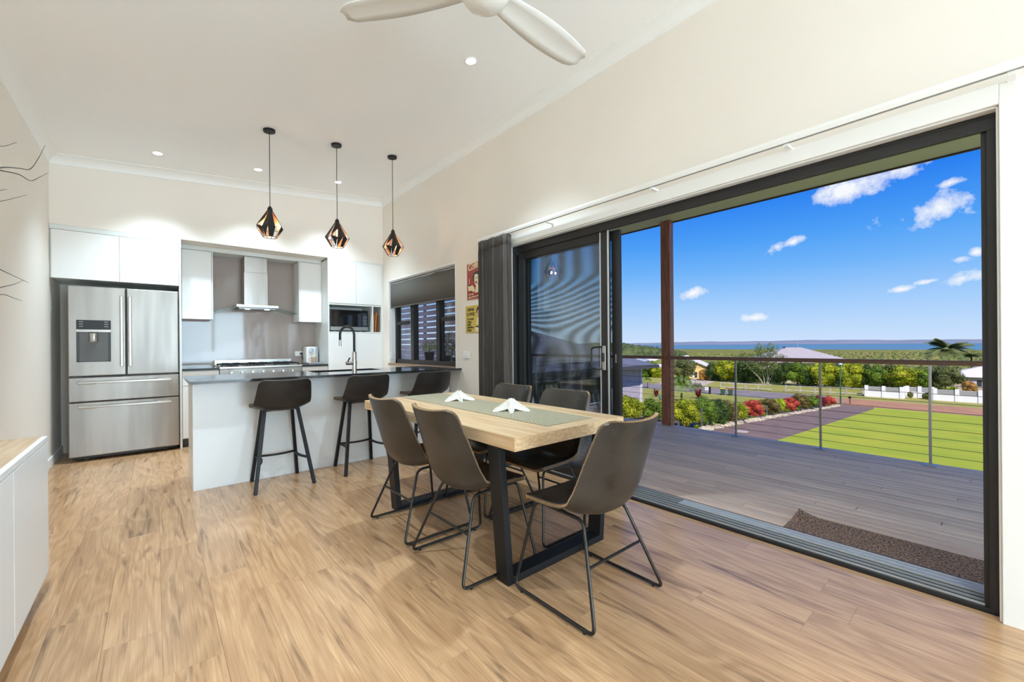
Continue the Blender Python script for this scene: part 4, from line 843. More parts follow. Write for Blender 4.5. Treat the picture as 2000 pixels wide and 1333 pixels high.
def pendant():
    e = root('pendant_light', 'x', 'pendant light', group='pendant lights over the island')
    H = .262; rings = [(.018, H, 0), (.118, .092, 0), (.058, 0, PI / 6)]     # apex, belly, foot
    n = 6; ap = [Vector((.018 * math.cos(2 * PI * k / n), .018 * math.sin(2 * PI * k / n), H)) for k in range(n)]
    be = [Vector((.118 * math.cos(2 * PI * k / n), .118 * math.sin(2 * PI * k / n), .098)) for k in range(n)]
    mi = [Vector((.108 * math.cos(2 * PI * (k + .5) / n), .108 * math.sin(2 * PI * (k + .5) / n), .082)) for k in range(n)]
    fo = [Vector((.060 * math.cos(2 * PI * (k + .5) / n), .060 * math.sin(2 * PI * (k + .5) / n), 0)) for k in range(n)]
    fe = [Vector((.060 * math.cos(2 * PI * k / n), .060 * math.sin(2 * PI * k / n), 0)) for k in range(n)]
    edges = []; solid = []
    for k in range(n):
        q = (k + 1) % n
        up = mi[k].lerp((ap[k] + ap[q]) / 2, .36)
        edges += [(ap[k], be[k]), (be[k], mi[k]), (mi[k], be[q]), (be[k], fe[k]), (fe[k], fo[k]), (fo[k], fe[q]), (mi[k], fo[k])]
        if k % 2 == 0: solid += [(ap[k], be[k], mi[k]), (ap[k], mi[k], ap[q]), (be[k], mi[k], fe[k]), (mi[k], fo[k], fe[k])]
        else: solid += [(ap[q], mi[k], be[q]), (mi[k], fo[k], be[q]), (be[k], mi[k], fo[k] * .5 + fe[k] * .5), (ap[k], be[k], ap[k] * .5 + mi[k] * .5)]
    fr = MB()
    for a, b_ in edges: fr.tube([a, b_], .0026, 5)
    cage = fr.build('cage', CAGEB, e, local=True)
    def faces(sc_, name, m):
        for tr in solid:
            c_ = sum(tr, Vector()) / 3; b_ = MB(); nn = (tr[1] - tr[0]).cross(tr[2] - tr[0]).normalized(); nn = nn if nn.dot(Vector((c_.x, c_.y, 0))) > 0 else -nn
            b_.add([p + nn * sc_ for p in tr] + [p + nn * (sc_ + .0006) for p in tr], [(0, 1, 2), (5, 4, 3), (0, 3, 4, 1), (1, 4, 5, 2), (2, 5, 3, 0)]); b_.build(name, m, cage, local=True)
    faces(.0002, 'facet', CAGEB); faces(-.0012, 'copper_lining', COPPER)
    MB().lathe([(.022, H - .012), (.022, H + .012), (.012, H + .03), (.006, H + .036)], n=16).build('cap', CAGEB, e, local=True, smooth=40)
    MB().cyl((0, 0, H - .01), (0, 0, H - .075), .0175, 14).build('lamp_holder', CAGEB, e, local=True, smooth=40)
    MB().lathe([(.012, .19), (.02, .17), (.026, .13), (.02, .095), (0, .085)], n=16).build('bulb', BGL, e, local=True, smooth=60)
    MB().tube([(.006, 0, .18), (.010, 0, .14), (.004, .003, .11), (-.004, -.003, .11), (-.010, 0, .14), (-.006, 0, .18)], .0034, 6).build('filament', BULB, e, local=True)
    MB().cyl((0, 0, H + .03), (0, 0, H + .5), .0032, 8).build('cord', BLACKM, e, local=True)
    MB().lathe([(0, 0), (.05, .001), (.052, .022), (.0, .0225)], n=28).build('ceiling_rose', BLACKM, e, local=True, smooth=40)
    return e
pl = pendant()
for k, (x, y, zb, rz, lab) in enumerate(((.842, 4.53, 2.215, .2, 'black and copper geometric pendant nearest the fridge'), (1.463, 4.53, 2.212, .75, 'black and copper geometric pendant in the middle of the three'), (2.083, 4.53, 2.208, .45, 'black and copper geometric pendant nearest the servery window'))):
    o = pl if k == 0 else copy_tree(pl); o.location = (x, y, zb); o.rotation_euler = (0, 0, rz); o['label'] = lab
    top = zc(x) - zb
    for chd in o.children:
        if chd.name.startswith('ceiling_rose'): chd.location = (0, 0, top - .024); chd.rotation_euler = Matrix.Rotation(-rz, 3, 'Z').to_euler(); chd.rotation_euler = (Matrix.Rotation(-rz, 3, 'Z') @ Matrix.Rotation(-math.atan(.081), 3, 'Y')).to_euler()
        if chd.name.startswith('cord'): chd.location = (0, 0, -(.262 + .03) * ((top - .025 - .292) / .47) + .292); chd.scale = (1, 1, (top - .015 - .292) / .47)
    d = bpy.data.lights.new('pendant_glow', 'POINT'); d.energy = PENDANT_W; d.color = (1, .68, .4); d.shadow_soft_size = .02; lo = bpy.data.objects.new('pendant_glow', d); COL.objects.link(lo); lo.location = (x, y, zb + .07)
# ceiling fan
fc = Vector((1.22, 1.61, 2.905)); fn = root('ceiling_fan', 'white three blade ceiling fan above the dining table', 'ceiling fan', fc); FANW = mat('fan_white', srgb(240, 238, 233), .35)
MB().lathe([(0, -.105), (.05, -.10), (.10, -.075), (.13, -.03), (.13, .01), (.10, .05), (.06, .075), (.02, .085), (.016, .09), (.016, zc(1.24) - fc.z - .06), (.055, zc(1.24) - fc.z - .05), (.07, zc(1.24) - fc.z - .004), (0, zc(1.24) - fc.z - .003)], n=36).build('motor_housing', FANW, fn, local=True, smooth=50)
for ang in (3, 126, 246):
    vs = []; fs = []; m = 18; a = R(ang); dd = Vector((math.cos(a), math.sin(a), 0)); ll = Vector((-dd.y, dd.x, 0))
    for j in range(m + 1):
        s = j / m; r = .07 + .70 * s
        lead = .055 + .045 * math.sin(s * PI * .8) - (.02 * max(0, s - .9) / .1); trail = .045 + .055 * math.sin(min(1, s * 1.3) * PI * .5) - .05 * s * s
        if s > .93: k_ = (s - .93) / .07; lead *= (1 - .28 * k_ ** 3); trail *= (1 - .5 * k_ ** 3)
        tw_ = R(13) * (1 - .45 * s)
        for i in range(5):
            w_ = -trail + (lead + trail) * i / 4; vs.append(dd * r + ll * w_ * math.cos(tw_) + Vector((0, 0, -.02 + w_ * math.sin(tw_) * -1 + .02 * s - .012 * (1 - (i / 2 - 1) ** 2) * -1)))
    for j in range(m):
        for i in range(4): fs.append((j * 5 + i, j * 5 + i + 1, (j + 1) * 5 + i + 1, (j + 1) * 5 + i))
    MB().add(vs, fs).build('blade', FANW, fn, local=True, smooth=60, solid=.007)

# ================================================================== DECK
dk = tag(B('deck', mat('deck_joist', (.02, .017, .015), .9), None, (2.99, 5.86, -5.0, 8.6, -.30, -.075)), 'weathered grey timber deck outside the sliding door', 'deck', kind='structure')
dw = .0885; x = 2.995; r_ = 0; lens = (2.4, 3.0, 1.8, 3.6)
while x < 5.83:
    y = -3.0 - (r_ * .83 % 2.2); k = r_
    while y < 8.6:
        l = lens[k % 4]; a, b_ = max(y, -3.0), min(y + l, 8.6)
        if b_ - a > .1: plank(x, dw - .012, a + .002, b_ - .002, -.075, .025, DECK, dk, 'deck_board', .003)
        y += l; k += 1
    x += dw; r_ += 1
sc_ = MB(); x = 2.995
while x < 5.83:
    yy = -2.9
    while yy < 6:
        for q in (.022, .062): sc_.lathe([(.0028, -.0502), (.0, -.0495)], (x + q, yy + .004 * math.sin(x * 90), 0), 5)
        yy += .45
    x += dw
q = sc_.build('deck_screw', mat('screw_dark', (.05, .045, .04), .6), dk, fix=False); q['kind'] = 'stuff'
pp = root('veranda_post', 'tall reddish timber post holding the deck roof', 'post', (5.87, 3.27, -.05)); B('shaft', MERBAU, pp, (5.815, 5.93, 3.20, 3.345, -.05, 3.009), bevel=.004)
bal = root('balustrade', 'stainless wire balustrade with brown handrail along the deck edge', 'balustrade', (5.8, 2, -.05)); bx = 5.785
MB().extrude([Vector((-.032, 0, -.02)), Vector((-.036, 0, .008)), Vector((-.024, 0, .026)), Vector((.024, 0, .026)), Vector((.036, 0, .008)), Vector((.032, 0, -.02))], (bx, -3, .960), (bx, 3.20, .960)).build('handrail', RAILM, bal, smooth=30)
MB().extrude([Vector((-.032, 0, -.02)), Vector((-.036, 0, .008)), Vector((-.024, 0, .026)), Vector((.024, 0, .026)), Vector((.036, 0, .008)), Vector((.032, 0, -.02))], (bx, 3.345, .960), (bx, 8.5, .960)).build('handrail', RAILM, bal, smooth=30)
SS = mat('stainless_post', (.50, .49, .47), .35, 1.0); CABLE = mat('cable_steel', (.10, .10, .10), .4, .8)
for yy in (-2.2, -1.31, -.42, .463, 1.354, 2.27, 4.25, 5.15, 6.05, 6.95, 7.9):
    o = MB().box(bx - .010, bx + .010, yy - .011, yy + .011, -.05, .94).build('baluster_post', SS, bal, bevel=.002); B('base_plate', SS, o, (bx - .05, bx + .05, yy - .045, yy + .045, -.0495, -.040), bevel=.002)
for k in range(10): MB().tube([(bx, -3, .055 + k * .086), (bx, 3.199, .055 + k * .086)], .0024, 5).build('wire_cable', CABLE, bal); MB().tube([(bx, 3.346, .055 + k * .086), (bx, 8.5, .055 + k * .086)], .0024, 5).build('wire_cable', CABLE, bal)
# veranda roof: soffit boards and edge beam
vr = tag(B('roof', mat('roof_sheet', (.35, .34, .33), .5), None, (2.97, 5.95, -8, 10, 3.04, 3.16)), 'veranda roof over the deck with pale soffit', 'roof', kind='structure')
for k in range(18): B('soffit_board', SOFFIT, vr, (2.98 + k * .165, 2.98 + k * .165 + .160, -8, 10, 3.010, 3.038))
tag(B('roof_fascia', mat('dark_brown_beam', srgb(64, 48, 42), .5), None, (5.951, 5.972, -8, 10, 2.994, 3.17), bevel=.002), 'dark brown fascia along the veranda roof edge', 'fascia', kind='structure')
mt = root('door_mat', 'brown speckled doormat with curled edge on the deck', 'doormat', (3.31, .3, -.05)); MATM = mat('doormat_fibre', srgb(186, 152, 130), .95, spec=.1, color2=srgb(104, 82, 70), scale=90, detail=2, bump=.8, bscale=120, lo=.4, hi=.6)
b = MB(); vs = []; fs = []; n = 40
for i in range(n + 1):
    y = -.55 + 1.49 * i / n; cu = .035 * max(0, (i - 36) / 4) ** 2
    vs += [(3.05, y, -.040), (3.30, y, -.040 + cu * .2), (3.465, y, -.040 + cu)]
for i in range(n):
    for j in range(2): fs.append((i * 3 + j, i * 3 + j + 1, i * 3 + j + 4, i * 3 + j + 3))
b.add(vs, fs).build('mat', MATM, mt, solid=.0085); B('rubber_edge', mat('mat_rubber', srgb(84, 64, 48), .7), mt, (3.04, 3.05, -.55, .92, -.0495, -.038))
# servery ledge, slat screen and herb pots outside the kitchen window
sl = root('slat_screen', 'mauve brown horizontal slat privacy screen outside the servery window', 'screen', (3.75, 6.6, -.05)); SLM = mat('slat_paint', srgb(196, 168, 164), .55, color2=srgb(180, 152, 148), scale=3)
for k in range(26): B('slat', SLM, sl, (3.74, 3.765, 4.9, 11.0, -.02 + k * .102, -.02 + k * .102 + .078), bevel=.002)
for yy in (4.95, 6.9, 8.9, 10.9): B('batten', SLM, sl, (3.766, 3.80, yy - .03, yy + .03, -.049, 2.6))
sv = root('servery_shelf', 'dark outdoor servery shelf below the kitchen window', 'shelf', (3.08, 5.05, 0)); B('shelf_top', mat('shelf_grey', (.16, .155, .16), .4), sv, (2.872, 3.24, WY0, WY1, .875, .905), bevel=.003)
for yy in (WY0 + .1, WY1 - .1): B('bracket', FRAME, sv, (2.872, 3.2, yy - .02, yy + .02, .72, .874))

# ================================================================== PLANTS
rng = random.Random(3)
def leaf_cloud(name, n, leaf, lumps=9, seed=1, core=True, squash=1.0, spread=.62):
    r = random.Random(seed); vs = []; fs = []
    cs = []
    for k in range(lumps):
        z = 1 - 2 * (k + .5) / lumps; a = k * 2.39996 + r.random(); q = math.sqrt(max(0, 1 - z * z)); cs.append((Vector((q * math.cos(a), q * math.sin(a), z)) * spread * r.uniform(.75, 1.05), r.uniform(.34, .48)))
    cs.append((Vector((0, 0, 0)), .62))
    for k in range(n):
        c, rad = cs[r.randrange(len(cs))]; d = Vector((r.gauss(0, 1), r.gauss(0, 1), r.gauss(0, 1))).normalized(); p = c + d * rad * r.uniform(.82, 1.06)
        if p.z < -.98: continue
        t = (d + Vector((r.gauss(0, .6), r.gauss(0, .6), r.gauss(0, .6) + .3))).normalized(); u = t.orthogonal().normalized(); w = t.cross(u); an = r.random() * 6.28; u2 = u * math.cos(an) + w * math.sin(an); w2 = t.cross(u2); l = leaf * r.uniform(.7, 1.3)
        i = len(vs); vs += [p - u2 * l * .5, p + w2 * l * .32 + t * l * .08, p + u2 * l * .5, p - w2 * l * .32 + t * l * .08]; fs.append((i, i + 1, i + 2, i + 3))
    if core:
        for c, rad in cs:
            i = len(vs); m = 6
            for a in range(4):
                for b_ in range(m): ph = PI * (a + .5) / 4; th = 2 * PI * b_ / m; vs.append(c + Vector((math.sin(ph) * math.cos(th), math.sin(ph) * math.sin(th), math.cos(ph))) * rad * .80)
            for a in range(3):
                for b_ in range(m): fs.append((i + a * m + b_, i + a * m + (b_ + 1) % m, i + (a + 1) * m + (b_ + 1) % m, i + (a + 1) * m + b_))
    me = bpy.data.meshes.new(name); me.from_pydata([tuple(v) for v in vs], [], fs); me.update(); return me
LC = [leaf_cloud('foliage', 4200, .085, 11, 1), leaf_cloud('foliage', 4200, .08, 14, 2), leaf_cloud('foliage', 3800, .095, 9, 3)]
LS = [leaf_cloud('foliage', 1100, .13, 10, 5, core=False, spread=.75), leaf_cloud('foliage', 520, .14, 12, 6, core=False, spread=.72)]
G = {'green': leafmat('leaf_green', srgb(64, 92, 24), srgb(122, 146, 44)), 'yellow': leafmat('leaf_yellow_green', srgb(104, 124, 22), srgb(176, 174, 36)), 'dark': leafmat('leaf_dark', srgb(40, 60, 24), srgb(76, 98, 40)),
     'olive': leafmat('leaf_olive', srgb(74, 82, 42), srgb(118, 122, 70)), 'bronze': leafmat('leaf_bronze', srgb(84, 70, 34), srgb(132, 118, 58)), 'red': leafmat('leaf_red', srgb(168, 58, 44), srgb(206, 96, 74)), 'maroon': leafmat('leaf_maroon', srgb(92, 26, 36), srgb(140, 46, 52)),
     'orange': leafmat('leaf_orange', srgb(150, 106, 48), srgb(180, 136, 70)), 'pale': leafmat('leaf_pale', srgb(120, 150, 130), srgb(160, 186, 160)), 'lime': leafmat('leaf_lime', srgb(120, 150, 20), srgb(190, 200, 40)), 'gum': leafmat('leaf_gum', srgb(78, 98, 48), srgb(134, 146, 82))}
BARK = mat('bark_brown', srgb(96, 78, 62), .9, color2=srgb(70, 56, 46), scale=6, stretch=(3, 3, .5)); BARKW = mat('bark_white', srgb(206, 196, 184), .8, color2=srgb(160, 146, 134), scale=5)
def slot(o, m): o.material_slots[0].link = 'OBJECT'; o.material_slots[0].material = m
for me in LC + LS: me.materials.append(G['green'])
STEM = MB().tube([(0, 0, 0), (.02, 0, .3), (0, .02, .75)], [.06, .05, .03], 6).mesh('stem'); STEM.materials.append(BARK)
def gz(X): return max(-7.0, -1.65 - .089 * (X - 6)) if X < 90 else -7.0
def hor(px): return 682.5 - .0121 * (px - 303)
def ground_at(px, py):
    r = ray(px, py); d = (-1.65 + .534 - EYE) / (r[2] + .089 * r[0])
    if d < 0 or r[0] * d > 66: d = (-7 - EYE) / r[2]
    return Vector((r[0] * d, r[1] * d, EYE + r[2] * d)), d
def shrub(px, py, wpx, hpx, g, label, name='shrub', cat='shrub', group='garden shrubs', mesh=None, lift=.0, d=None, stems=True, trunk=.0):
    """a plant whose foot is seen at (px, py) on the ground; its size follows from the distance of that spot"""
    if d is None: p, d = ground_at(px, py)
    else:
        r = ray(px, py); p = Vector((r[0] * d, r[1] * d, EYE + r[2] * d))
    W = wpx * d / FPX / 2; H = hpx * d / FPX
    e = root(name, label, cat, p, rng.random() * 6.28, group)
    o = bpy.data.objects.new('foliage', mesh or LC[rng.randrange(3)]); COL.objects.link(o); o.parent = e
    ch = H * (1 - trunk); o.scale = (W * .93, W * .93, ch / 2 * 1.0); o.location = (0, 0, H * trunk + ch * .5); slot(o, G[g])
    if stems:
        s_ = bpy.data.objects.new('trunk' if trunk else 'stem', STEM); COL.objects.link(s_); s_.parent = e; s_.scale = (H * .5, H * .5, H * .75) if trunk else (W * .6, W * .6, H * .6)
    return e
# pots of herbs on the servery shelf
def potted(x, y, z, r, h_, fr, fh, g, label, bushy=0):
    e = root('potted_herb', label, 'potted plant', (x, y, z)); MB().lathe([(0, 0), (r * .75, 0), (r, h_), (r * 1.05, h_), (r * 1.05, h_ - .012), (r * .9, h_ - .02), (0, h_ - .02)], n=20).build('pot', DGREY, e, local=True, smooth=40)
    o = bpy.data.objects.new('foliage', LS[1]); COL.objects.link(o); o.parent = e; o.scale = (fr, fr, fh / 2); o.location = (0, 0, h_ + fh * .42); slot(o, G[g])
    MB().tube([(0, 0, h_ - .03), (.005, 0, h_ + fh * .5)], [.006, .003], 6).build('stem', BARK, e, local=True)
potted(3.10, 5.53, .905, .075, .17, .15, .20, 'lime', 'bright green herb in a black pot behind the servery window')
potted(3.10, 5.07, .905, .085, .13, .15, .40, 'dark', 'tall dark leafy herb in a pot at the servery shelf end')
potted(3.12, 4.84, .905, .065, .10, .10, .26, 'dark', 'low dark herb pot nearest the coffee signs')

# ================================================================== THE LAND
def strip(name, m, xs, ya, yb, dz, label, cat, kind='structure'):
    b_ = MB(); vs = []; fs = []
    for X in xs: vs += [(X, ya(X), gz(X) + dz), (X, yb(X), gz(X) + dz)]
    for i in range(len(xs) - 1): fs.append((i * 2, i * 2 + 1, i * 2 + 3, i * 2 + 2)[::-1])
    return tag(b_.add(vs, fs).build(name, m, fix=False), label, cat, kind=kind)
lin = lambda x0, y0, x1, y1: (lambda X: y0 + (y1 - y0) * (X - x0) / (x1 - x0))
GRASSD = mat('dry_grass', srgb(168, 164, 82), .9, spec=.1, color2=srgb(146, 146, 66), scale=.6, detail=6)
strip('ground', GRASSD, (2.9, 20, 40, 66.1, 68.3), lambda X: -60, lambda X: 90, -.02, 'dry green front yard falling towards the street', 'ground')
LAWN = mat('lime_lawn', srgb(180, 182, 66), .95, spec=.05, color2=srgb(156, 172, 60), scale=.35, detail=8, bump=.3, bscale=30)
strip('lawn', LAWN, (6.2, 19.6, 40, 66.1, 67.8), lambda X: -30, lin(19.63, 6.02, 68.4, 10.4), .015, 'smooth lime green lawn beside the driveway', 'lawn')
DRIVE = mat('driveway_asphalt', srgb(140, 118, 106), .85, spec=.2, color2=srgb(126, 104, 94), scale=1.5, detail=8)
strip('driveway', DRIVE, (6.2, 19.6, 40, 66.1, 68.3), lin(19.63, 6.02, 68.4, 10.4), lin(19.6, 8.96, 68.86, 13.96), .01, 'mauve grey driveway between lawn and garden bed', 'driveway')
MULCH = mat('bark_mulch', srgb(84, 70, 60), .95, color2=srgb(112, 98, 84), scale=9, detail=6, bump=.5)
strip('garden_bed', MULCH, (6.2, 19.6, 40, 66.1), lin(19.6, 8.96, 68.86, 13.96), lambda X: 13.4 + .02 * X if X > 12 else 12.0, .012, 'mulched garden bed beside the driveway', 'garden bed')
strip('road', mat('road_bitumen', srgb(146, 134, 128), .8, color2=srgb(134, 122, 116), scale=.4), (68.2, 77.5), lambda X: 17, lambda X: 300, .0, 'grey bitumen street below the front yard', 'road')
strip('gravel_road', mat('road_gravel', srgb(188, 138, 100), .9, color2=srgb(174, 124, 90), scale=.5), (68.2, 76.2), lambda X: -200, lambda X: 17, .0, 'reddish brown stretch of street beyond the lawn', 'road')
strip('verge', mat('verge_grass', srgb(168, 160, 80), .9, color2=srgb(150, 150, 66), scale=.5), (76.2, 77.5, 95), lambda X: -200, lambda X: 300, -.01, 'grassy verge across the street', 'verge')
# cross-street drive of the neighbour
tag(MB().add([(77.4, 36.5, -6.985), (95, 41, -6.985), (95, 48, -6.985), (77.4, 46, -6.985)], [(0, 1, 2, 3)]).build('neighbour_driveway', mat('pale_concrete', srgb(196, 180, 160), .9), fix=False), 'pale concrete drive of the yellow house', 'driveway', kind='structure')
# land falling to the sea
PLAIN = mat('coastal_scrub', srgb(104, 112, 52), .95, spec=.05, color2=srgb(150, 144, 78), scale=.012, detail=10)
b = MB(); xs = [95, 160, 300, 600, 1000, 1600, 2400, 3150]; zs = [-7, -12, -19, -31, -38, -40, -41, -43]; ys = [-4000, -1500, -600, -200, 0, 200, 600, 1500, 4500]; vs = []; fs = []
for X, Z in zip(xs, zs):
    for Y in ys: vs.append((X, Y, Z))
for i in range(len(xs) - 1):
    for j in range(len(ys) - 1): k = i * len(ys) + j; fs.append((k, k + len(ys), k + len(ys) + 1, k + 1))
tag(b.add(vs, fs).build('coastal_plain', PLAIN, fix=False), 'olive scrub plain running down to the bay', 'land', kind='structure')
tag(MB().add([(3100, -30000, -43.5), (22000, -30000, -43.5), (22000, 40000, -43.5), (3100, 40000, -43.5)], [(0, 1, 2, 3)]).build('sea', mat('sea_water', srgb(84, 124, 146), .7, spec=.05, color2=srgb(104, 146, 166), scale=.0012, stretch=(1, .12, 1), detail=5), fix=False), 'calm blue bay below the horizon', 'sea', kind='structure')
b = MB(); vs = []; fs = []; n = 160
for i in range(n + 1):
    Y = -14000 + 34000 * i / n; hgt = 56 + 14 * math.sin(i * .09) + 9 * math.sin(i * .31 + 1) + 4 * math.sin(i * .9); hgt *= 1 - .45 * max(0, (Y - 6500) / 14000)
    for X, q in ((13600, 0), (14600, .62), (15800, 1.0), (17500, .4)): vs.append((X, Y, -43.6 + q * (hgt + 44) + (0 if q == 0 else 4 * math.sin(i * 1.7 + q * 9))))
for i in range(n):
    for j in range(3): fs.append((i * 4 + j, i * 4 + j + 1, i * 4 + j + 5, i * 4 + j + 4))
tag(b.add(vs, fs).build('hills', mat('far_hill_haze', srgb(128, 136, 150), .95, spec=0, color2=srgb(140, 146, 158), scale=.0006), smooth=60, fix=False), 'low island hills on the horizon with haze blue in their colour', 'hills', kind='structure')  # blue-grey of distance haze is put into the hill base colour
# woodland crowns between the houses and the bay (countless): one joined mesh
def blob(b_, c, rx, rz, r):
    m = 7; i0 = len(b_.v); vs = []; fs = []
    for a in range(4):
        for k in range(m): ph = (PI * .62) * (a + .25) / 4; th = 2 * PI * k / m + a * .4; j = r.uniform(.84, 1.14); vs.append((c[0] + rx * j * math.sin(ph) * math.cos(th), c[1] + rx * j * math.sin(ph) * math.sin(th), c[2] + rz * j * math.cos(ph)))
    for a in range(3):
        for k in range(m): fs.append((a * m + k, a * m + (k + 1) % m, (a + 1) * m + (k + 1) % m, (a + 1) * m + k))
    fs.append(tuple(range(m))); b_.add(vs, fs)
def zland(X):
    for (a, za), (c, zb_) in zip(list(zip(xs, zs))[:-1], list(zip(xs, zs))[1:]):
        if a <= X <= c: return za + (zb_ - za) * (X - a) / (c - a)
    return -43
r = random.Random(11); fw = [MB(), MB(), MB(), MB()]
HOUSES = [(ray(a, 700)[0] * d, ray(a, 700)[1] * d) for a, d in ((1356, 107), (1400, 108), (1290, 126), (1342, 216), (1230, 181), (1262, 195), (1577, 128), (1942, 78))]
for k in range(9000):
    px = r.uniform(1020, 2010); u = r.random(); d = 125 * (1500 / 125) ** (u ** .8); q = ray(px, 700); X, Y = q[0] * d, q[1] * d
    if X < 118: continue
    s_ = r.uniform(2.0, 3.8) * (1 + d / 1300); hh = s_ * r.uniform(.8, 1.3) * (1 if d < 300 else .75)
    if any((X - hx) ** 2 + (Y - hy) ** 2 < 24 ** 2 for hx, hy in HOUSES): continue
    blob(fw[k % 3], (X, Y, zland(X) + hh * .25), s_, hh, r)
for k in range(420):     # taller ridge of trees towards the left
    px = r.uniform(1150, 1335); d = r.uniform(210, 420); q = ray(px, 700); X, Y = q[0] * d, q[1] * d
    top = 669 + max(0, (px - 1215)) * .13 + r.uniform(0, 16); s_ = r.uniform(3, 6); zt = EYE - (top - hor(px)) / FPX * d
    if any((X - hx) ** 2 + (Y - hy) ** 2 < 22 ** 2 for hx, hy in HOUSES): continue
    blob(fw[3], (X, Y, zt - s_ * 1.0), s_, s_ * 1.0, r)
    if k % 3 == 0: blob(fw[3], (X, Y, zt - s_ * 2.2), s_ * 1.3, s_ * 1.4, r)
for nm, fb, c1, c2, lab in (('woodland', fw[0], (96, 106, 48), (140, 140, 70), 'olive woodland spreading towards the bay'), ('woodland', fw[1], (66, 84, 38), (124, 130, 60), 'deeper green woodland mixed through the plain'), ('woodland', fw[2], (104, 102, 56), (152, 142, 84), 'greyish gum woodland below the horizon'), ('woodland', fw[3], (58, 74, 40), (100, 108, 62), 'dark gum trees along the ridge beyond the garage')):
    tag(fb.build(nm, leafmat('wood_' + str(c1[0]), srgb(*c1), srgb(*c2), .45), smooth=80, fix=False), lab, 'woodland', kind='stuff')

# ------------------------------------------------------------------ garden by the driveway
for a in ((1228, 822, 66, 54, 'yellow', 'bright yellow green bush beside the mauve brick garage'), (1272, 822, 60, 47, 'green', 'leafy green bush just left of the veranda post'),
          (1338, 834, 62, 62, 'yellow', 'tall yellow green hedge plant just right of the veranda post'), (1372, 834, 62, 62, 'green', 'dense green hedge plant behind the garden fence pickets'), (1402, 830, 58, 54, 'dark', 'dark green hedge plant at the end of the hedge'),
          (1424, 826, 48, 46, 'bronze', 'bronze leaved shrub beside the dark hedge'), (1442, 821, 40, 40, 'yellow', 'yellow green shrub before the bright red shrub'), (1470, 816, 44, 40, 'red', 'bright red leaved shrub in the garden bed'),
          (1501, 810, 48, 36, 'bronze', 'bronze green shrub between the two red shrubs'), (1520, 805, 30, 30, 'lime', 'lime yellow shrub before the second red shrub'), (1540, 803, 38, 31, 'red', 'second red leaved shrub further down the driveway'), (1563, 800, 42, 34, 'bronze', 'brownish shrub near the end of the garden bed'), (1582, 797, 34, 28, 'green', 'small green shrub near the street end of the bed'),
          (1600, 794, 28, 25, 'maroon', 'maroon shrub at the street end of the bed'), (1618, 791, 28, 20, 'red', 'last reddish shrub beside the street sign pole')):
    shrub(*a)
BLADE = MB()
rr = random.Random(5)
for k in range(70):
    a = rr.random() * 6.28; l = rr.uniform(.7, 1.0); up = rr.uniform(.25, 1.05); d = Vector((math.cos(a), math.sin(a), 0)); s_ = Vector((-d.y, d.x, 0)) * .05
    p0 = d * .08; p1 = d * l * .42 + Vector((0, 0, up * .72)); p2 = d * l + Vector((0, 0, up * .85 - .12)); i = len(BLADE.v); BLADE.v += [tuple(p0 - s_), tuple(p0 + s_), tuple(p1 + s_), tuple(p1 - s_), tuple(p2)]; BLADE.f += [(i, i + 1, i + 2, i + 3), (i + 3, i + 2, i + 4)]
FRD = MB()
for k in range(34):
    a = k * 2.4; up = rr.uniform(.1, 1.0); d = Vector((math.cos(a), math.sin(a), 0)); sd_ = Vector((-d.y, d.x, 0)); P = [d * (.06 + .94 * j / 7) * (1.05 - .35 * up) + Vector((0, 0, .45 + up * .75 * math.sin(j / 7 * 2.2) - .42 * (j / 7) ** 2)) for j in range(8)]
    for p, q in zip(P[:-1], P[1:]):
        for sg in (-1, 1):
            for f_ in (0, .5): c0 = p.lerp(q, f_); i = len(FRD.v); FRD.v += [tuple(c0), tuple(c0 + (q - p) * .35), tuple(c0 + sd_ * sg * .17 + (q - p) * .9 + Vector((0, 0, -.07)))]; FRD.f += [(i, i + 1, i + 2)]
FRM = FRD.mesh('frond_tuft'); FRM.materials.append(G['green'])
BLM = BLADE.mesh('blade_tuft'); BLM.materials.append(G['lime'])
def tuft(px, py, wpx, hpx, g, label, name='grass_tuft', cat='grass tuft', group='grass tufts along the driveway', d=None, trunk=0):
    if d is None: p, d = ground_at(px, py)
    else: q = ray(px, py); p = Vector((q[0] * d, q[1] * d, EYE + q[2] * d))
    e = root(name, label, cat, p, rng.random() * 6, group); o = bpy.data.objects.new('frond' if trunk or name == 'fern' else 'leaf_blade', FRM if trunk or name == 'fern' else BLM); COL.objects.link(o); o.parent = e; W = wpx * d / FPX / 2; H = hpx * d / FPX; o.scale = (W, W, H * (1 - trunk)); o.location = (0, 0, H * trunk); slot(o, G[g]); o['kind'] = 'stuff'
    if trunk: s_ = bpy.data.objects.new('stem', STEM); COL.objects.link(s_); s_.parent = e; s_.scale = (H * .9, H * .9, H * trunk * 1.4)
    return e
ORD = ('nearest', 'second', 'third', 'fourth', 'fifth', 'sixth', 'seventh', 'eighth', 'ninth', 'tenth', 'eleventh')
for kk, (px, py) in enumerate(((1359, 836), (1394, 832), (1418, 827), (1455, 821), (1468, 818), (1491, 812), (1516, 808), (1536, 804), (1556, 800), (1574, 796), (1592, 792))):
    tuft(px, py, 17, 10, 'lime', 'lime grass tuft in the stone edging, %s from the deck' % ORD[kk])
tuft(1281, 774, 24, 20, 'maroon', 'maroon strappy cordyline left of the veranda post', 'cordyline', 'cordyline', 'cordylines'); tuft(1363, 776, 30, 24, 'maroon', 'maroon strappy cordyline right of the veranda post', 'cordyline', 'cordyline', 'cordylines')
tuft(1289, 780, 20, 14, 'pale', 'pale grey green agave beside the left cordyline', 'agave', 'agave', None); tuft(1331, 782, 54, 50, 'green', 'green young palm just right of the veranda post', 'young_palm', 'palm', None, trunk=.3); tuft(1264, 757, 18, 22, 'green', 'small palm by the street corner of the garage', 'young_palm', 'palm', None, trunk=.5)
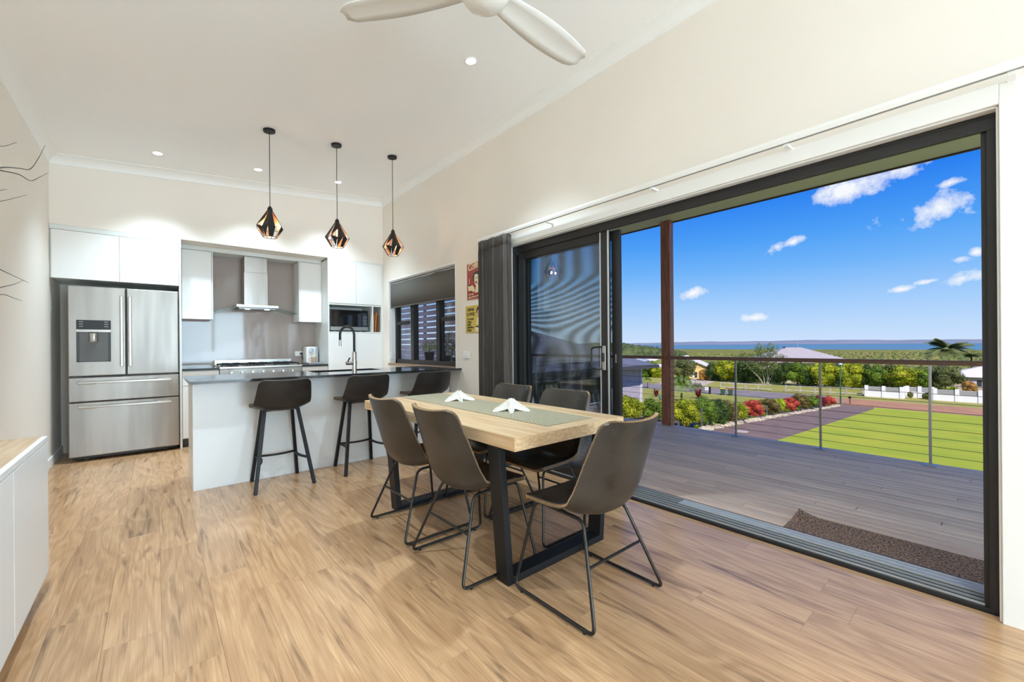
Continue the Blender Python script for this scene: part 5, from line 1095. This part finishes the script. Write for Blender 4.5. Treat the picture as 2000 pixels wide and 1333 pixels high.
tuft(1361, 762, 26, 16, 'olive', 'grey green fern clump behind the right cordyline', 'fern', 'fern', None)
pb = MB(); r = random.Random(9)
for k in range(420):
    X = 19 + (k / 420) ** 1.2 * 48; Y = 8.96 + (X - 19.6) * .1015 + r.uniform(-.18, .25); s_ = r.uniform(.06, .13); blob(pb, (X, Y, gz(X) + .03), s_ * 1.2, s_, r)
tag(pb.build('pebble_edging', mat('pale_pebble', srgb(206, 194, 170), .8, color2=srgb(170, 156, 136), scale=3), fix=False), 'pale stone edging along the driveway', 'pebbles', kind='stuff')
for k, (px, py, hh) in enumerate(((1270, 822, 24), (1324, 834, 36), (1331, 834, 42), (1369, 836, 41), (1409, 828, 30), (1471, 816, 27), (1497, 812, 22), (1521, 806, 22), (1560, 800, 18), (1577, 798, 16))):
    p, d = ground_at(px, py); w_ = .035
    tag(MB().box(p.x - w_, p.x + w_, p.y - w_, p.y + w_, p.z, p.z + hh * d / FPX).build('fence_picket', mat('grey_picket', srgb(120, 116, 116), .5, .4)), 'slim grey fence picket in the garden bed, %s from the garage' % ORD[k], 'fence post', 'garden fence pickets')
tag(MB().lathe([(.0, .012), (.28, .012), (.3, .0)], (20.6, 7.85, gz(20.6) + .03), 24).build('drain_cover', mat('pale_cover', srgb(186, 172, 160), .8)), 'round pale drain cover set in the driveway', 'drain cover')

# ------------------------------------------------------------------ neighbour's garage on the left
gr = root('garage', 'mauve brick neighbour house with grey hip roof seen beyond the deck', 'house', (16, 20, gz(16))); BRK = mat('mauve_brick', srgb(188, 178, 190), .8, color2=srgb(172, 162, 176), scale=2, stretch=(1, 1, 8)); gx0, gx1, gy0, gy1 = 10.5, 22.06, 14.0, 26.5; ge = -.10
B('wall', BRK, gr, (gx0, gx1, gy0, gy1, -5.2, ge)); ROOFG = mat('grey_roof', srgb(112, 112, 120), .6, color2=srgb(104, 104, 112), scale=2)
b = MB(); o_ = .7; cx = (gx0 + gx1) / 2
b.add([(gx0 - o_, gy0 - o_, ge), (gx1 + o_, gy0 - o_, ge), (gx1 + o_, gy1 + o_, ge), (gx0 - o_, gy1 + o_, ge), (gx0 + 3.2, (gy0 + gy1) / 2, ge + 2.2), (gx1 - 3.2, (gy0 + gy1) / 2, ge + 2.2)], [(0, 1, 5, 4), (1, 2, 5), (2, 3, 4, 5), (3, 0, 4), (0, 3, 2, 1)]); b.build('roof', ROOFG, gr)
B('gutter', mat('dark_gutter', srgb(70, 70, 78), .5), gr, (gx0 - o_ - .08, gx0 - o_ + .04, gy0 - o_, gy1 + o_, ge - .16, ge + .04), (gx0 - o_, gx1 + o_, gy0 - o_ - .08, gy0 - o_ + .04, ge - .16, ge + .04)); B('corner_trim', mat('white_trim_ext', srgb(210, 206, 214), .6), gr, (gx1 - .12, gx1 + .05, gy0 - .05, gy0 + .12, -5.2, ge))
for k in range(2):
    xa = 13.2 + k * 3.4; o = B('window', mat('dark_window', (.05, .06, .08), .1), gr, (xa, xa + 1.8, gy0 - .04, gy0 + .02, -1.9, -.6)); B('window_frame', mat('white_trim_ext'), o, (xa - .08, xa, gy0 - .06, gy0 - .03, -1.98, -.52), (xa + 1.8, xa + 1.88, gy0 - .06, gy0 - .03, -1.98, -.52), (xa, xa + 1.8, gy0 - .06, gy0 - .03, -.6, -.52), (xa, xa + 1.8, gy0 - .06, gy0 - .03, -1.98, -1.9))

# ------------------------------------------------------------------ across the street
def at(px, py, d):
    q = ray(px, py); return Vector((q[0] * d, q[1] * d, EYE + q[2] * d))
# bins
def bin_(px, py, lidc, label):
    p, d = ground_at(px, py); e = root('wheelie_bin', label, 'bin', p, R(15), 'bins on the street'); GB = mat('bin_green', srgb(52, 84, 62), .5)
    MB().hexa([(-.22, -.25, .06), (.22, -.25, .06), (.22, .25, .06), (-.22, .25, .06)], [(-.29, -.34, .98), (.29, -.34, .98), (.29, .34, .98), (-.29, .34, .98)]).build('body', GB, e, local=True, bevel=.02)
    MB().hexa([(-.31, -.36, .98), (.31, -.36, .98), (.31, .36, .98), (-.31, .36, .98)], [(-.27, -.30, 1.10), (.27, -.30, 1.10), (.27, .34, 1.08), (-.27, .34, 1.08)]).build('lid', mat('lid_' + str(lidc[0]) + str(lidc[1]), srgb(*lidc), .5), e, local=True, bevel=.02)
    for s_ in (-1, 1): MB().cyl((s_ * .24, .27, .1), (s_ * .29, .27, .1), .1, 12).build('wheel', BLACKP, e, local=True)
bin_(1411, 770, (232, 206, 40), 'green wheelie bin with yellow lid by the street'); bin_(1426, 771, (198, 88, 60), 'green wheelie bin with red lid by the street')
p, d = ground_at(1383, 768); mb = root('mailbox', 'small white mailbox on a dark stand by the street', 'mailbox', p); B('box', mat('mailbox_white', srgb(226, 222, 220), .5), mb, (p.x - .3, p.x + .3, p.y - .1, p.y + .45, p.z + .55, p.z + 1.1)); B('post', BLACKP, mb, (p.x - .15, p.x + .15, p.y - .32, p.y - .1, p.z, p.z + 1.15))
p, d = ground_at(1641, 787); sp = root('street_lamp', 'slim green lamp post at the end of the driveway', 'street lamp', p); GP = mat('lamp_green', srgb(54, 104, 84), .5)
MB().tube([(p.x, p.y, p.z), (p.x, p.y, p.z + 1.0)], .11, 10).build('base', GP, sp); MB().tube([(p.x, p.y, p.z + 1), (p.x, p.y, p.z + 5.2)], .065, 10).build('pole', GP, sp); MB().lathe([(.0, 5.5), (.22, 5.35), (.26, 5.2), (.1, 5.15)], p, 12).build('lantern', mat('lamp_head', srgb(170, 190, 200), .4), sp)
p, d = ground_at(1659, 787); mp_ = root('letterbox', 'dark letterbox on a thin post at the driveway end', 'letterbox', p); B('post', BLACKP, mp_, (p.x - .04, p.x + .04, p.y - .04, p.y + .04, p.z, p.z + .75)); B('box', BLACKP, mp_, (p.x - .18, p.x + .18, p.y - .14, p.y + .14, p.z + .75, p.z + 1.0), bevel=.02)
# timber rail fence
tf = root('rail_fence', 'weathered post and rail fence across the street', 'fence', (80, 23, -7)); FT = mat('weathered_rail', srgb(196, 188, 176), .85, color2=srgb(160, 150, 138), scale=3); A = Vector((78.2, 33.3, -7)); Cc = Vector((82.4, 13.9, -7)); nn = 10
for k in range(nn + 1):
    q = A.lerp(Cc, k / nn)
    if k in (4,): continue
    B('fence_post', FT, tf, (q.x - .09, q.x + .09, q.y - .09, q.y + .09, -7, -5.9), bevel=.02)
for k in range(nn):
    if k in (4,): continue
    a, c_ = A.lerp(Cc, k / nn), A.lerp(Cc, (k + 1) / nn)
    for zz in (-6.02, -6.75): MB().bar((a.x, a.y, zz), (c_.x, c_.y, zz), .06, .14, (1, 0, 0)).build('fence_rail', FT, tf)
tf2 = root('rail_fence', 'short post and rail fence in front of the yellow house', 'fence', (78, 39, -7))
for k in range(4): B('fence_post', FT, tf2, (78.8, 79.0, 36.2 + k * 2.0, 36.4 + k * 2.0, -7, -5.85))
for k in range(3): B('fence_rail', FT, tf2, (78.85, 78.95, 36.3 + k * 2.0, 38.3 + k * 2.0, -6.0, -5.85))
# white rendered wall
ww = root('rendered_wall', 'white rendered front wall with pillars and grey infill panels', 'wall', (82, 5, -7)); RW = mat('render_white', srgb(238, 236, 236), .8); IN = mat('infill_grey', srgb(178, 176, 172), .7)
def wallrun(x, yA, yB, n_):
    B('base_wall', RW, ww, (x, x + .22, yB, yA, -7, -6.15)); w_ = (yA - yB) / n_
    for k in range(n_ + 1): yy = yA - k * w_; B('pillar', RW, ww, (x - .08, x + .3, yy - .2, yy + .2, -7, -5.32), bevel=.02)
    for k in range(n_):
        f_ = B('infill_panel', IN, ww, (x + .08, x + .14, yA - (k + 1) * w_ + .2, yA - k * w_ - .2, -6.15, -5.45))
        for z_ in range(8): B('louvre', IN, f_, (x + .04, x + .08, yA - (k + 1) * w_ + .2, yA - k * w_ - .2, -6.13 + z_ * .085, -6.13 + z_ * .085 + .06))
wallrun(81.2, 13.3, 9.4, 2); wallrun(84.0, 9.1, 6.5, 2); wallrun(82.2, 6.1, -6.5, 6)
for y_, x_ in ((9.3, 82), (6.3, 82)): B('return_wall', RW, ww, (81.3 if y_ > 9 else 82.2, 84.2, y_ - .12, y_ + .12, -7, -5.4))
shrub(1777, 775, 13, 13, 'olive', 'round clipped bush at the left of the wall recess', group='clipped bushes', stems=False); shrub(1807, 777, 15, 14, 'olive', 'round clipped bush at the right of the wall recess', group='clipped bushes', stems=False)
# houses
def house(px, py, d, w, dep, wh, rh, wallm, roofm, label, hip=True, over=.6, rot=0.0, winm='dark_window', nwin=2, gablew=None):
    p = at(px, py, d); e = root('house', label, 'house', p, rot, 'houses across the street')
    B('wall', wallm, e, (0, dep, -w / 2, w / 2, 0, wh), local=True); b_ = MB(); y0, y1, x0, x1 = -w / 2 - over, w / 2 + over, -over, dep + over
    if hip:
        k = min(dep / 2 + over, w / 2 + over) * .95; b_.add([(x0, y0, wh), (x1, y0, wh), (x1, y1, wh), (x0, y1, wh), (dep / 2, y0 + k, wh + rh), (dep / 2, y1 - k, wh + rh)], [(0, 1, 4), (1, 2, 5, 4), (2, 3, 5), (3, 0, 4, 5), (0, 3, 2, 1)])
    else:
        b_.add([(x0, y0, wh), (x1, y0, wh), (x1, y1, wh), (x0, y1, wh), (x0, 0, wh + rh), (x1, 0, wh + rh), (x0, y0, wh + .15), (x1, y0, wh + .15), (x1, y1, wh + .15), (x0, y1, wh + .15), (x0, 0, wh + rh + .18), (x1, 0, wh + rh + .18)], [(0, 1, 5, 4), (4, 5, 2, 3), (6, 10, 11, 7), (10, 9, 8, 11), (0, 4, 10, 6), (4, 3, 9, 10), (1, 7, 11, 5), (5, 11, 8, 2), (0, 6, 7, 1), (3, 2, 8, 9)])
        MB().add([(0, -w / 2, wh), (0, w / 2, wh), (0, 0, wh + rh * w / (w + 2 * over)), (.1, -w / 2, wh), (.1, w / 2, wh), (.1, 0, wh + rh * w / (w + 2 * over))], [(0, 1, 2), (5, 4, 3), (0, 2, 5, 3), (1, 4, 5, 2)]).build('gable', wallm, e, local=True)
    b_.build('roof', roofm, e, local=True)
    for k in range(nwin):
        yy = -w / 2 + w * (k + 1) / (nwin + 1); o = B('window', mat('dark_window', (.05, .06, .08), .1), e, (-.03, .02, yy - .6, yy + .6, wh * .38, wh * .8), local=True); B('pane', mat('pale_curtain', srgb(232, 222, 226), .6), o, (-.045, -.03, yy, yy + .58, wh * .4, wh * .78), local=True)
    return e
RWHITE = mat('roof_pale', srgb(232, 222, 222), .6); RGREY = mat('roof_taupe', srgb(186, 176, 172), .6, color2=srgb(178, 168, 164), scale=1.2)
house(1356, 747, 100, 7.2, 14, 3.3, 1.9, mat('yellow_wall', srgb(240, 204, 132), .8), RWHITE, 'yellow gabled house with pale roof across the street', hip=False, nwin=1, rot=R(24))
house(1420, 747, 114, 8, 8, 2.8, 1.5, mat('yellow_wall'), RWHITE, 'pale roofed wing beside the yellow gabled house', hip=True, nwin=1, rot=R(24))
house(1288, 745, 120, 11, 9, 3.2, 1.7, mat('yellow_wall'), RWHITE, 'pale hip roofed house behind the veranda post', nwin=2, rot=R(20))
house(1342, 712, 210, 8, 8, 3.0, 1.8, mat('offwhite_wall', srgb(220, 214, 208), .8), mat('roof_white', srgb(240, 240, 240), .6), 'small white roofed house above the yellow house', nwin=0, rot=R(30))
house(1228, 722, 175, 14, 12, 3.6, 2.2, mat('brick_orange', srgb(176, 120, 92), .8), mat('roof_bluegrey', srgb(168, 172, 184), .6), 'blue grey roofed house far left beside the tree ridge', nwin=1, rot=R(25)); house(1264, 722, 190, 12, 10, 3.8, 2.0, mat('brick_orange'), RWHITE, 'pale roofed brick house far left of the veranda post', nwin=1, rot=R(25))
gh = house(1577, 752, 118, 23, 20, 6.6, 4.2, mat('beige_wall', srgb(196, 180, 160), .8), RGREY, 'big taupe hip roofed house behind the street trees', nwin=3, over=1.0, rot=R(35))
MB().lathe([(0, .0), (.45, .12), (.5, .2), (.42, .16), (0, .06)], (5.6, -9.2, 8.3), 16).build('satellite_dish', mat('dish_grey', (.1, .1, .11), .6), gh, local=True).rotation_euler = (0, 0, 0)
MB().tube([(9.5, -1, 10.7), (9.5, -1, 12.6)], .04, 5).build('antenna', ALU, gh, local=True); MB().lathe([(.35, 10.7), (.35, 11.0), (0, 11.1)], (9.5, 2.6, 0), 10).build('roof_vent', DGREY, gh, local=True)
house(1942, 764, 73, 12.5, 12, 2.6, 2.1, mat('beige_wall'), RWHITE, 'white roofed beige house at the far right', nwin=2, rot=R(0))
# street trees
TR = [(1262, 747, 60, 42, 'green', 'green tree group left of the veranda post'), (1285, 749, 34, 34, 'yellow', 'yellow green tree against the veranda post'), (1334, 748, 52, 50, 'olive', 'dark olive tree left of the yellow gable'), (1374, 752, 26, 30, 'orange', 'small orange brown tree below the gable window'),
      (1394, 756, 34, 48, 'dark', 'dark green tree at the corner of the rail fence'), (1420, 755, 56, 54, 'yellow', 'dense yellow green tree behind the rail fence'), (1455, 757, 44, 56, 'dark', 'dark tree behind the white trunked gum'), (1530, 758, 34, 52, 'dark', 'dark tree right of the white trunked gum'),
      (1557, 760, 50, 58, 'green', 'round bright green street tree behind the fence'), (1610, 762, 62, 58, 'yellow', 'wide yellow green street tree behind the lamp post'), (1664, 766, 62, 62, 'yellow', 'golden green tree beside the white wall'), (1585, 763, 40, 44, 'dark', 'dark tree between the two bright street trees'),
      (1712, 764, 52, 52, 'green', 'mid green tree behind the left end of the white wall'), (1768, 766, 76, 52, 'yellow', 'broad yellow green tree behind the wall recess'), (1742, 764, 44, 56, 'olive', 'olive tree between the wall trees'), (1846, 766, 62, 56, 'olive', 'dark feathery tree behind the right of the white wall'), (1800, 766, 40, 50, 'green', 'green tree left of the feathery tree'),
      (1690, 766, 30, 56, 'dark', 'dark tree in the gap beside the white wall')]
TR2 = [(1414, 756, 28, 44, 'green', 'green hedge behind the bins'), (1440, 757, 44, 50, 'dark', 'dark hedge between the yellow tree and gum'), (1478, 758, 44, 48, 'dark', 'dark hedge behind the gum trunks'), (1508, 759, 44, 46, 'dark', 'dark hedge right behind the gum crown'), (1580, 762, 40, 50, 'green', 'green hedge left of the lamp post'), (1632, 764, 46, 54, 'dark', 'dark hedge behind the lamp post'), (1690, 766, 44, 50, 'dark', 'dark hedge at the corner of the white wall'), (1730, 766, 50, 46, 'dark', 'dark hedge behind the first wall panels'), (1790, 767, 50, 44, 'dark', 'dark hedge behind the wall recess'), (1822, 768, 46, 46, 'olive', 'olive hedge behind the second wall section')]
for px, py, w_, h_, g, lab in TR2: shrub(px, py - 2, w_ * 1.15, h_, g, lab, 'hedge_bush', 'hedge', 'hedge behind the street fence', d=102 / ray(px, 700)[0])
for px, py, w_, h_, g, lab in TR: shrub(px, py - 3, w_ * 1.08, h_, g, lab, 'street_tree', 'tree', 'street trees', d=93 / ray(px, 700)[0], trunk=.12)
tuft(1858, 768, 44, 22, 'lime', 'lime strappy plant above the white wall', 'strap_plant', 'plant', None, d=60); shrub(1893, 772, 30, 34, 'orange', 'rusty red shrub in front of the far right house', d=61)
# white trunked gum
gp = at(1494, 758, 84); gu = root('gum_tree', 'white trunked gum tree with sparse crown behind the rail fence', 'tree', gp)
def gpt(px, py, dd=0): return at(px, py, 84 + dd)
for pts, r0 in ((((1493, 758), (1485, 740), (1470, 724), (1456, 708), (1449, 702)), .28), (((1494, 758), (1499, 738), (1497, 715), (1490, 692)), .25), (((1494, 757), (1503, 742), (1512, 722), (1522, 704)), .22), (((1493, 750), (1490, 730), (1484, 705), (1478, 690)), .16), (((1498, 745), (1507, 715), (1506, 690)), .16)):
    P = catmull([gpt(a, c_) for a, c_ in pts], 4); MB().tube(P, [.55 * r0 * (1 - .75 * k / (len(P) - 1)) for k in range(len(P))], 6).build('trunk', BARKW, gu, smooth=60)
for px, py, w_, h_, g in ((1484, 684, 20, 30, 'gum'), (1506, 686, 26, 34, 'gum'), (1452, 694, 22, 20, 'gum'), (1470, 712, 40, 26, 'gum'), (1508, 714, 40, 32, 'gum'), (1488, 704, 34, 26, 'olive'), (1527, 698, 18, 16, 'gum'), (1470, 694, 16, 14, 'gum')):
    c_ = gpt(px, py, -1); o = bpy.data.objects.new('foliage', LS[0]); COL.objects.link(o); o.parent = gu; o.location = c_ - gp; W = w_ * 84 / FPX / 2; o.scale = (W, W, h_ * 84 / FPX / 2); slot(o, G[g])
for px, py, w_, h_ in ((1559, 697, 14, 18), (1571, 699, 8, 10)):
    pass
# palm
def palm(px, py, d, hpx, rpx, label, n_=30):
    top = at(px, py, d); e = root('palm_tree', label, 'palm', (top.x, top.y, -11.5)); Rr = rpx * d / FPX; rr = random.Random(int(px))
    MB().tube([(top.x, top.y, -11.5), (top.x + .1, top.y, (top.z - 11) / 2), (top.x, top.y, top.z)], [.28, .2, .16], 8).build('trunk', BARK, e)
    for k in range(n_):
        a = k * 2.4 + rr.random() * .4; up = rr.uniform(-.1, 1.35); d_ = Vector((math.cos(a), math.sin(a), 0)); s_ = Vector((-d_.y, d_.x, 0)); b_ = MB(); L_ = Rr * rr.uniform(.85, 1.1); m = 12; P = []
        for j in range(m + 1): t_ = j / m; P.append(top + d_ * L_ * t_ * math.cos(up * .8) + Vector((0, 0, L_ * (math.sin(up) * t_ - .50 * t_ * t_))))
        b_.tube(P, .03, 4)
        for j in range(1, m + 1):
            w = L_ * .26 * math.sin(PI * min(1, (j + 1.5) / (m + 2.2))) ; dirn = (P[j] - P[j - 1]).normalized()
            for sgn in (-1, 1):
                for f_ in (0, .25, .5, .75):
                    q = P[j - 1].lerp(P[j], f_); i = len(b_.v); tip = q + s_ * sgn * w + dirn * w * .55 + Vector((0, 0, -w * .45)); b_.v += [tuple(q - dirn * .07), tuple(q + dirn * .07), tuple(tip)]; b_.f += [(i, i + 1, i + 2)]
        b_.build('frond', leafmat('palm_leaf', srgb(74, 90, 48), srgb(132, 140, 84), .6), e, fix=False)
palm(1850, 680, 105, 60, 46, 'tall palm rising above the horizon behind the white wall'); palm(1897, 692, 112, 40, 26, 'smaller palm right of the tall palm', 14)
